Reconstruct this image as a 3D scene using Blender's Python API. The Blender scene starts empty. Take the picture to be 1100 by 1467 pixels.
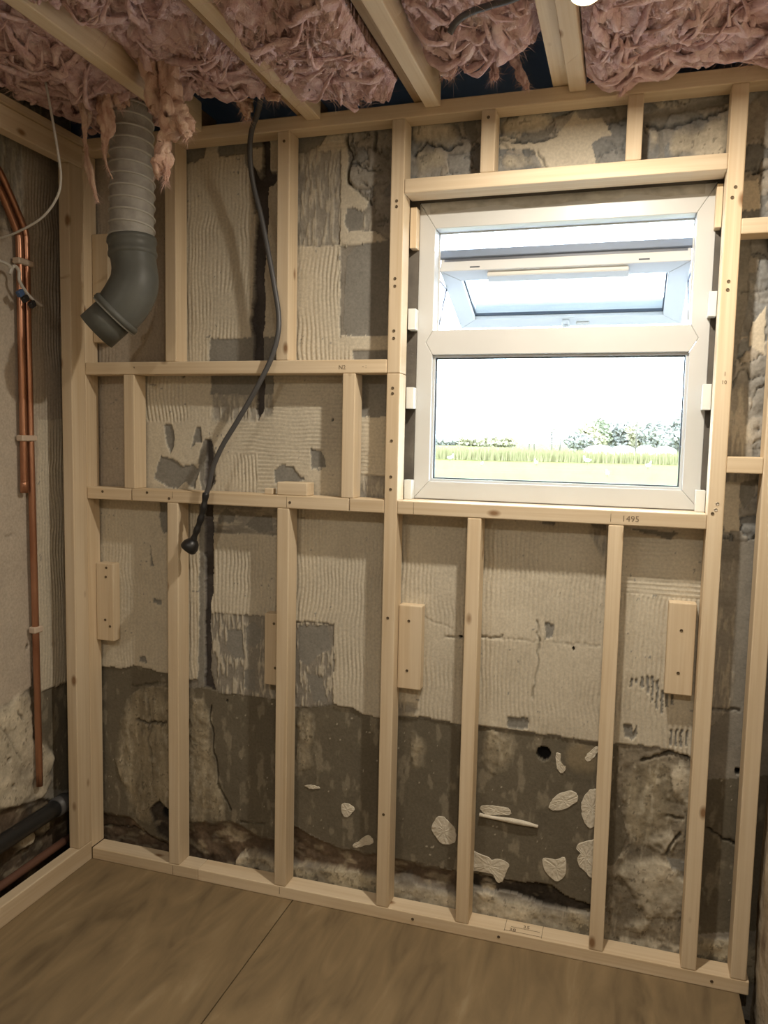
import bpy, bmesh, math, random
import numpy as np
from mathutils import Vector, Matrix

random.seed(7)
SC = bpy.context.scene
COL = SC.collection

# ------------------------------------------------------------------ camera
cam_data = bpy.data.cameras.new('camera')
cam_data.sensor_fit = 'VERTICAL'
cam_data.sensor_height = 36.0
cam_data.lens = 1120.988 / 1467.0 * 36.0
cam_data.clip_start = 0.02
cam_data.clip_end = 4000
camera = bpy.data.objects.new('camera', cam_data)
COL.objects.link(camera)
_R = Vector((0.95454226, 0.29735935, 0.02065141))
_U = Vector((-0.04696461, 0.08161862, 0.99555649))
_F = Vector((-0.2943525, 0.95127063, -0.09187379))
camera.matrix_world = Matrix(((_R.x, _U.x, -_F.x, 1.63355), (_R.y, _U.y, -_F.y, -2.08776),
                              (_R.z, _U.z, -_F.z, 1.40252), (0, 0, 0, 1)))
SC.camera = camera

# ------------------------------------------------------------------ sky and exposure
world = bpy.data.worlds.new('overcast_sky')
SC.world = world
world.use_nodes = True
bg = world.node_tree.nodes['Background']
bg.inputs[0].default_value = (0.80, 0.94, 1.12, 1)
bg.inputs[1].default_value = 11.0
SC.view_settings.view_transform = 'Standard'
SC.view_settings.look = 'None'
SC.view_settings.gamma = 1.0
SC.view_settings.use_curve_mapping = False
SC.view_settings.exposure = 0.50
LAMP_COLOUR = (1.0, 0.895, 0.745)
LAMP_POWER = {'near': 13.0, 'right': 8.0, 'left': 6.5}

# ------------------------------------------------------------------ helpers
def world_matrix(o):
    m = o.matrix_basis
    if o.parent:
        m = world_matrix(o.parent) @ o.matrix_parent_inverse @ m
    return m

def attach(o, parent):
    if parent is not None:
        o.parent = parent
        o.matrix_parent_inverse = world_matrix(parent).inverted()

def tag(o, label=None, cat=None, group=None, kind=None):
    if label: o['label'] = label
    if cat: o['category'] = cat
    if group: o['group'] = group
    if kind: o['kind'] = kind
    return o

def empty(name, loc=(0, 0, 0)):
    o = bpy.data.objects.new(name, None)
    o.empty_display_size = 0.05
    o.location = loc
    COL.objects.link(o)
    return o

def link_mesh(name, me, mat, parent=None, loc=(0, 0, 0), rot=None, smooth=False):
    if mat is not None and not me.materials:
        me.materials.append(mat)
    o = bpy.data.objects.new(name, me)
    COL.objects.link(o)
    o.location = loc
    if rot is not None:
        o.rotation_euler = rot
    if smooth:
        for p in me.polygons: p.use_smooth = True
    attach(o, parent)
    return o

def mesh_from(verts, faces, name='mesh'):
    me = bpy.data.meshes.new(name)
    me.from_pydata([tuple(v) for v in verts], [], faces)
    me.update()
    return me

def box_mesh(dx, dy, dz, bevel=0.0, seg=1):
    bm = bmesh.new()
    bmesh.ops.create_cube(bm, size=1.0)
    for v in bm.verts:
        v.co.x *= dx; v.co.y *= dy; v.co.z *= dz
    if bevel > 0:
        bmesh.ops.bevel(bm, geom=list(bm.edges), offset=bevel, segments=seg, profile=0.5, affect='EDGES')
    me = bpy.data.meshes.new('box'); bm.to_mesh(me); bm.free()
    return me

def box(name, x0, x1, y0, y1, z0, z1, mat, parent=None, bevel=0.0, seg=1):
    return link_mesh(name, box_mesh(x1-x0, y1-y0, z1-z0, bevel, seg), mat, parent,
                     ((x0+x1)/2, (y0+y1)/2, (z0+z1)/2))

def timber(name, x0, x1, y0, y1, z0, z1, axis, parent=None, mat=None, bevel=0.0028):
    """sawn softwood length; its grain runs along the local z axis"""
    dx, dy, dz = x1-x0, y1-y0, z1-z0
    if axis == 'z': dims, rot = (dx, dy, dz), (0, 0, 0)
    elif axis == 'x': dims, rot = (dz, dy, dx), (0, math.pi/2, 0)
    else: dims, rot = (dx, dz, dy), (-math.pi/2, 0, 0)
    return link_mesh(name, box_mesh(*dims, bevel, 2), mat or M['pine'], parent,
                     ((x0+x1)/2, (y0+y1)/2, (z0+z1)/2), rot)

def catmull(pts, n):
    P = [np.array(p, float) for p in pts]
    P = [2*P[0]-P[1]] + P + [2*P[-1]-P[-2]]
    out = []
    for i in range(1, len(P)-2):
        for k in range(n):
            t = k/n
            out.append(0.5*((2*P[i]) + (-P[i-1]+P[i+1])*t + (2*P[i-1]-5*P[i]+4*P[i+1]-P[i+2])*t*t
                            + (-P[i-1]+3*P[i]-3*P[i+1]+P[i+2])*t**3))
    out.append(P[-2])
    return out

def frames(path):
    T = []
    for i in range(len(path)):
        a = path[max(0, i-1)]; b = path[min(len(path)-1, i+1)]
        t = b-a; T.append(t/(np.linalg.norm(t)+1e-12))
    ref = np.array([0, 0, 1.0]) if abs(T[0][2]) < .9 else np.array([1.0, 0, 0])
    n = np.cross(T[0], ref); n /= np.linalg.norm(n)
    out = []
    for t in T:
        n = n - t*(n@t); n /= np.linalg.norm(n)
        out.append((n, np.cross(t, n)))
    return out

def tube_mesh(path, radius, sides=12, caps=True, fn=None):
    """fn(i, ang) -> radius factor"""
    path = [np.array(p, float) for p in path]
    fr = frames(path)
    rad = radius if hasattr(radius, '__len__') else [radius]*len(path)
    V, Fc = [], []
    for i, p in enumerate(path):
        n, b = fr[i]
        for k in range(sides):
            a = 2*math.pi*k/sides
            r = rad[i]*(fn(i, a) if fn else 1.0)
            V.append(p + r*(math.cos(a)*n + math.sin(a)*b))
    for i in range(len(path)-1):
        for k in range(sides):
            k2 = (k+1) % sides
            Fc.append((i*sides+k, i*sides+k2, (i+1)*sides+k2, (i+1)*sides+k))
    if caps:
        Fc.append(tuple(range(sides))[::-1])
        Fc.append(tuple((len(path)-1)*sides+k for k in range(sides)))
    me = mesh_from(V, Fc)
    for pl in me.polygons: pl.use_smooth = len(pl.vertices) == 4
    return me

def tube(name, pts, radius, mat, parent=None, sides=12, n=8, **kw):
    return link_mesh(name, tube_mesh(catmull(pts, n) if n > 1 else pts, radius, sides, **kw), mat, parent)

def revolve(profile, origin, axis, sides=32, caps=True):
    """profile: list of (distance along axis, radius)"""
    ax = np.array(axis, float); ax /= np.linalg.norm(ax); o = np.array(origin, float)
    path = [o+ax*s for s, r in profile]
    ref = np.array([0, 0, 1.0]) if abs(ax[2]) < .9 else np.array([1.0, 0, 0])
    n = np.cross(ax, ref); n /= np.linalg.norm(n); b = np.cross(ax, n)
    V, Fc = [], []
    for (s, r), p in zip(profile, path):
        for k in range(sides):
            a = 2*math.pi*k/sides
            V.append(p + r*(math.cos(a)*n+math.sin(a)*b))
    for i in range(len(profile)-1):
        for k in range(sides):
            k2 = (k+1) % sides
            Fc.append((i*sides+k, i*sides+k2, (i+1)*sides+k2, (i+1)*sides+k))
    if caps:
        Fc.append(tuple(range(sides))[::-1]); Fc.append(tuple((len(profile)-1)*sides+k for k in range(sides)))
    me = mesh_from(V, Fc)
    for pl in me.polygons: pl.use_smooth = len(pl.vertices) == 4
    return me

# ------------------------------------------------------------------ numpy noise
_TABLES = {}
def table(seed):
    if seed not in _TABLES: _TABLES[seed] = np.random.RandomState(seed).rand(256, 256).astype(np.float32)
    return _TABLES[seed]

def vnoise(x, z, seed):
    N = 256; tab = table(seed)
    xi = np.floor(x).astype(int); zi = np.floor(z).astype(int)
    fx = (x-xi).astype(np.float32); fz = (z-zi).astype(np.float32)
    fx = fx*fx*(3-2*fx); fz = fz*fz*(3-2*fz)
    a = tab[xi % N, zi % N]; b = tab[(xi+1) % N, zi % N]
    c = tab[xi % N, (zi+1) % N]; d = tab[(xi+1) % N, (zi+1) % N]
    return (a*(1-fx)+b*fx)*(1-fz)+(c*(1-fx)+d*fx)*fz

def fbm(x, z, seed, octv=4, gain=.5):
    s = 0; amp = 1; tot = 0
    for o in range(octv):
        s = s+amp*vnoise(x*2**o+17.3*o, z*2**o+5.1*o, seed+o); tot += amp; amp *= gain
    return s/tot

def worley(x, z, seed):
    rng = np.random.RandomState(seed); N = 128
    jx = rng.rand(N, N); jz = rng.rand(N, N); cv = rng.rand(N, N)
    xi = np.floor(x).astype(int); zi = np.floor(z).astype(int)
    f1 = np.full(x.shape, 9.0); f2 = np.full(x.shape, 9.0); val = np.zeros(x.shape)
    for i in (-1, 0, 1):
        for j in (-1, 0, 1):
            cx = (xi+i) % N; cz = (zi+j) % N
            d = np.hypot(xi+i+jx[cx, cz]-x, zi+j+jz[cx, cz]-z)
            near = d < f1
            f2 = np.where(near, f1, np.minimum(f2, d)); val = np.where(near, cv[cx, cz], val)
            f1 = np.where(near, d, f1)
    return f1, f2, val

def in_poly(px, pz, poly):
    inside = np.zeros(px.shape, bool)
    n = len(poly); j = n-1
    for i in range(n):
        xi, zi = poly[i]; xj, zj = poly[j]
        cond = ((zi > pz) != (zj > pz)) & (px < (xj-xi)*(pz-zi)/((zj-zi) or 1e-9)+xi)
        inside ^= cond; j = i
    return inside

def seg_dist(px, pz, pts):
    d = np.full(px.shape, 9.0)
    for (x0, z0), (x1, z1) in zip(pts[:-1], pts[1:]):
        dx, dz = x1-x0, z1-z0
        t = np.clip(((px-x0)*dx+(pz-z0)*dz)/(dx*dx+dz*dz+1e-12), 0, 1)
        d = np.minimum(d, np.hypot(px-x0-t*dx, pz-z0-t*dz))
    return d

# ------------------------------------------------------------------ materials
M = {}
def new_mat(name):
    m = bpy.data.materials.new(name); m.use_nodes = True
    nt = m.node_tree; b = nt.nodes['Principled BSDF']
    M[name] = m
    return m, nt, b, nt.nodes.new, nt.links.new

def plain(name, col, rough=.6, metal=0.0, spec=.5):
    m, nt, b, N, Lk = new_mat(name)
    b.inputs['Base Color'].default_value = (*col, 1); b.inputs['Roughness'].default_value = rough
    b.inputs['Metallic'].default_value = metal; b.inputs['Specular IOR Level'].default_value = spec
    return m

def noisy(name, stops, scale=(10, 10, 10), detail=6, rough=.85, bump=.3, bump_scale=60, bdist=.004, spec=.3, distort=.4):
    m, nt, b, N, Lk = new_mat(name)
    tc = N('ShaderNodeTexCoord'); mp = N('ShaderNodeMapping'); mp.inputs['Scale'].default_value = scale
    Lk(tc.outputs['Object'], mp.inputs['Vector'])
    oi = N('ShaderNodeObjectInfo')
    nz = N('ShaderNodeTexNoise'); nz.noise_dimensions = '4D'; nz.inputs['Scale'].default_value = 1
    nz.inputs['Detail'].default_value = detail; nz.inputs['Distortion'].default_value = distort
    mul = N('ShaderNodeMath'); mul.operation = 'MULTIPLY'; mul.inputs[1].default_value = 37
    Lk(oi.outputs['Random'], mul.inputs[0]); Lk(mul.outputs[0], nz.inputs['W']); Lk(mp.outputs[0], nz.inputs['Vector'])
    cr = N('ShaderNodeValToRGB')
    while len(cr.color_ramp.elements) < len(stops): cr.color_ramp.elements.new(.5)
    for e, (p, c) in zip(cr.color_ramp.elements, stops): e.position = p; e.color = (*c, 1)
    Lk(nz.outputs['Fac'], cr.inputs[0]); Lk(cr.outputs[0], b.inputs['Base Color'])
    n2 = N('ShaderNodeTexNoise'); n2.inputs['Scale'].default_value = bump_scale; n2.inputs['Detail'].default_value = 5
    Lk(tc.outputs['Object'], n2.inputs['Vector'])
    bp = N('ShaderNodeBump'); bp.inputs['Strength'].default_value = bump; bp.inputs['Distance'].default_value = bdist
    Lk(n2.outputs['Fac'], bp.inputs['Height']); Lk(bp.outputs[0], b.inputs['Normal'])
    b.inputs['Roughness'].default_value = rough; b.inputs['Specular IOR Level'].default_value = spec
    return m

def pine(name, light, dark, knot):
    m, nt, b, N, Lk = new_mat(name)
    tc = N('ShaderNodeTexCoord'); oi = N('ShaderNodeObjectInfo')
    mul = N('ShaderNodeMath'); mul.operation = 'MULTIPLY'; mul.inputs[1].default_value = 91
    Lk(oi.outputs['Random'], mul.inputs[0])
    def mapped(sc):
        mp = N('ShaderNodeMapping'); mp.inputs['Scale'].default_value = sc
        Lk(tc.outputs['Object'], mp.inputs['Vector'])
        ad = N('ShaderNodeVectorMath'); ad.operation = 'ADD'
        Lk(mp.outputs[0], ad.inputs[0]); Lk(mul.outputs[0], ad.inputs[1]); return ad
    # growth ring lines stretched along the length
    g = N('ShaderNodeTexNoise'); g.inputs['Scale'].default_value = 1; g.inputs['Detail'].default_value = 4; g.inputs['Distortion'].default_value = .6
    Lk(mapped((95, 95, 2.2)).outputs[0], g.inputs['Vector'])
    w = N('ShaderNodeTexNoise'); w.inputs['Scale'].default_value = 1; w.inputs['Detail'].default_value = 2
    Lk(mapped((14, 14, 1.3)).outputs[0], w.inputs['Vector'])
    mx = N('ShaderNodeMath'); mx.operation = 'ADD'; Lk(g.outputs['Fac'], mx.inputs[0]); Lk(w.outputs['Fac'], mx.inputs[1])
    cr = N('ShaderNodeValToRGB'); e = cr.color_ramp.elements
    e[0].position = .38; e[0].color = (*dark, 1); e[1].position = .62; e[1].color = (*light, 1)
    hf = N('ShaderNodeMath'); hf.operation = 'MULTIPLY'; hf.inputs[1].default_value = .5
    Lk(mx.outputs[0], hf.inputs[0]); Lk(hf.outputs[0], cr.inputs[0])
    # knots
    vo = N('ShaderNodeTexVoronoi'); vo.inputs['Scale'].default_value = 1; Lk(mapped((11, 11, 5.5)).outputs[0], vo.inputs['Vector'])
    kr = N('ShaderNodeValToRGB'); k = kr.color_ramp.elements
    k[0].position = .06; k[0].color = (1, 1, 1, 1); k[1].position = .13; k[1].color = (0, 0, 0, 1)
    Lk(vo.outputs['Distance'], kr.inputs[0])
    mixk = N('ShaderNodeMix'); mixk.data_type = 'RGBA'; mixk.inputs[7].default_value = (*knot, 1)
    Lk(kr.outputs[0], mixk.inputs[0]); Lk(cr.outputs[0], mixk.inputs[6])
    # tone differs a little from piece to piece
    hsv = N('ShaderNodeHueSaturation'); mr = N('ShaderNodeMapRange'); mr.inputs[3].default_value = .9; mr.inputs[4].default_value = 1.06
    Lk(oi.outputs['Random'], mr.inputs[0]); Lk(mr.outputs[0], hsv.inputs['Value']); Lk(mixk.outputs[2], hsv.inputs['Color'])
    Lk(hsv.outputs[0], b.inputs['Base Color'])
    bp = N('ShaderNodeBump'); bp.inputs['Strength'].default_value = .12; bp.inputs['Distance'].default_value = .001
    Lk(g.outputs['Fac'], bp.inputs['Height']); Lk(bp.outputs[0], b.inputs['Normal'])
    b.inputs['Roughness'].default_value = .62; b.inputs['Specular IOR Level'].default_value = .3

pine('pine', (.72, .60, .435), (.615, .48, .315), (.28, .165, .085))
pine('pine_old', (.50, .36, .22), (.37, .25, .14), (.17, .09, .04))

def wall_paint_mat():
    m, nt, b, N, Lk = new_mat('wall_surface')
    at = N('ShaderNodeAttribute'); at.attribute_name = 'tone'
    tc = N('ShaderNodeTexCoord')
    nz = N('ShaderNodeTexNoise'); nz.inputs['Scale'].default_value = 140; nz.inputs['Detail'].default_value = 6
    Lk(tc.outputs['Object'], nz.inputs['Vector'])
    mr = N('ShaderNodeMapRange'); mr.inputs[1].default_value = .25; mr.inputs[2].default_value = .75
    mr.inputs[3].default_value = .84; mr.inputs[4].default_value = 1.14; Lk(nz.outputs['Fac'], mr.inputs[0])
    mu = N('ShaderNodeVectorMath'); mu.operation = 'SCALE'; Lk(at.outputs['Color'], mu.inputs[0]); Lk(mr.outputs[0], mu.inputs['Scale'])
    Lk(mu.outputs[0], b.inputs['Base Color'])
    n2 = N('ShaderNodeTexNoise'); n2.inputs['Scale'].default_value = 260; n2.inputs['Detail'].default_value = 4; Lk(tc.outputs['Object'], n2.inputs['Vector'])
    bp = N('ShaderNodeBump'); bp.inputs['Strength'].default_value = .25; bp.inputs['Distance'].default_value = .002
    Lk(n2.outputs['Fac'], bp.inputs['Height']); Lk(bp.outputs[0], b.inputs['Normal'])
    b.inputs['Roughness'].default_value = .92; b.inputs['Specular IOR Level'].default_value = .2
wall_paint_mat()
noisy('masonry', [(.3, (.30, .27, .22)), (.7, (.50, .45, .37))], (5, 5, 5), rough=.95, bump=.6, bump_scale=40)
noisy('masonry_dark', [(.3, (.10, .09, .08)), (.7, (.19, .17, .145))], (9, 9, 9), rough=.95, bump=.6, bump_scale=40)
noisy('rough_plaster', [(.36, (.22, .17, .12)), (.47, (.44, .37, .27)), (.7, (.56, .49, .38))], (9, 14, 5), rough=.95, bump=.8, bump_scale=30, bdist=.008)
noisy('white_adhesive', [(.3, (.58, .53, .43)), (.7, (.72, .67, .56))], (30, 30, 30), rough=.9, bump=.5, bump_scale=150)
noisy('plywood', [(.25, (.11, .08, .045)), (.42, (.19, .138, .077)), (.60, (.245, .178, .098)), (.8, (.33, .255, .155))], (11, 2.6, 6), rough=.66, bump=.12, bump_scale=70, spec=.3, distort=1.6)
noisy('subfloor_dirt', [(.3, (.035, .028, .02)), (.7, (.09, .07, .05))], (8, 8, 8), rough=1)
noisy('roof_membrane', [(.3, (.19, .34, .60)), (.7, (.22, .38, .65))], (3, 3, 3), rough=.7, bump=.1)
noisy('insulation', [(.28, (.46, .28, .275)), (.45, (.66, .46, .455)), (.6, (.74, .56, .545)), (.78, (.82, .69, .64))], (16, 16, 10), detail=8, rough=1, bump=.55, bump_scale=190, bdist=.008, spec=.03, distort=2.6)
noisy('insulation_tan', [(.28, (.48, .28, .22)), (.5, (.66, .46, .36)), (.75, (.78, .63, .50))], (22, 22, 9), detail=8, rough=1, bump=.55, bump_scale=190, bdist=.008, spec=.03, distort=2.6)
plain('fibre', (.72, .52, .46), 1.0, 0, .05)
noisy('upvc', [(.3, (.58, .585, .575)), (.7, (.64, .645, .635))], (4, 4, 4), rough=.32, bump=.0, spec=.5)
plain('upvc_grey', (.62, .61, .57), .35)
plain('lip_grey', (.20, .24, .31), .45)
plain('gasket', (.05, .06, .075), .5)
noisy('duct_fabric', [(.3, (.27, .26, .235)), (.7, (.38, .365, .335))], (40, 40, 40), rough=.55, bump=.6, bump_scale=70, spec=.5)
plain('duct_wire', (.46, .45, .41), .45)
noisy('grey_plastic', [(.3, (.085, .088, .08)), (.7, (.12, .124, .112))], (12, 12, 12), rough=.45, bump=.05)
plain('seal_ring', (.30, .30, .28), .5)
plain('dark_inside', (.012, .012, .012), .9)
noisy('copper', [(.3, (.36, .165, .10)), (.7, (.52, .28, .18))], (20, 20, 6), rough=.34, bump=.05)
M['copper'].node_tree.nodes['Principled BSDF'].inputs['Metallic'].default_value = .85
plain('clip_plastic', (.55, .45, .36), .5)
plain('black_pipe', (.018, .018, .018), .4)
plain('rust_pipe', (.12, .055, .035), .7)
plain('cable_grey', (.075, .075, .078), .45)
plain('tape_black', (.012, .012, .013), .4)
plain('cable_white', (.52, .50, .46), .5)
plain('terminal_blue', (.05, .10, .22), .4)
plain('screw_zinc', (.16, .12, .075), .5, .6)
plain('screw_bright', (.55, .50, .42), .35, .8)
plain('pencil', (.20, .15, .10), .8)
plain('packer_white', (.72, .74, .72), .45)
plain('lamp_body', (.75, .74, .72), .4)
plain('hinge_steel', (.30, .32, .36), .35, .8)
m, nt, b, N, Lk = new_mat('lamp_glow')
b.inputs['Emission Color'].default_value = (1.0, .72, .30, 1); b.inputs['Emission Strength'].default_value = 5
m, nt, b, N, Lk = new_mat('glass')
tr = N('ShaderNodeBsdfTransparent'); gl = N('ShaderNodeBsdfGlossy'); gl.inputs['Roughness'].default_value = .02
tr.inputs[0].default_value = (.93, .96, .96, 1)
mx = N('ShaderNodeMixShader'); mx.inputs[0].default_value = .05; Lk(tr.outputs[0], mx.inputs[1]); Lk(gl.outputs[0], mx.inputs[2])
Lk(mx.outputs[0], nt.nodes['Material Output'].inputs[0])
noisy('grass', [(.3, (.086, .088, .017)), (.5, (.102, .102, .021)), (.7, (.118, .116, .032))], (.12, .5, 1), rough=.95, bump=0, spec=.1)
noisy('dry_stalk', [(.3, (.17, .155, .07)), (.7, (.24, .22, .11))], (2, 2, 2), rough=1, bump=0, spec=.1)
noisy('leaf_autumn', [(.3, (.30, .275, .17)), (.7, (.40, .37, .24))], (2, 2, 2), rough=1, bump=0, spec=.1)
noisy('leaf_grey', [(.3, (.29, .285, .245)), (.7, (.38, .375, .33))], (2, 2, 2), rough=1, bump=0, spec=.1)
noisy('leaf_dark', [(.3, (.24, .25, .16)), (.7, (.32, .33, .22))], (2, 2, 2), rough=1, bump=0, spec=.1)
plain('bark', (.10, .085, .065), .9)
plain('tent_white', (.82, .82, .80), .7)
plain('feather_white', (.85, .85, .84), .8)

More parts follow.
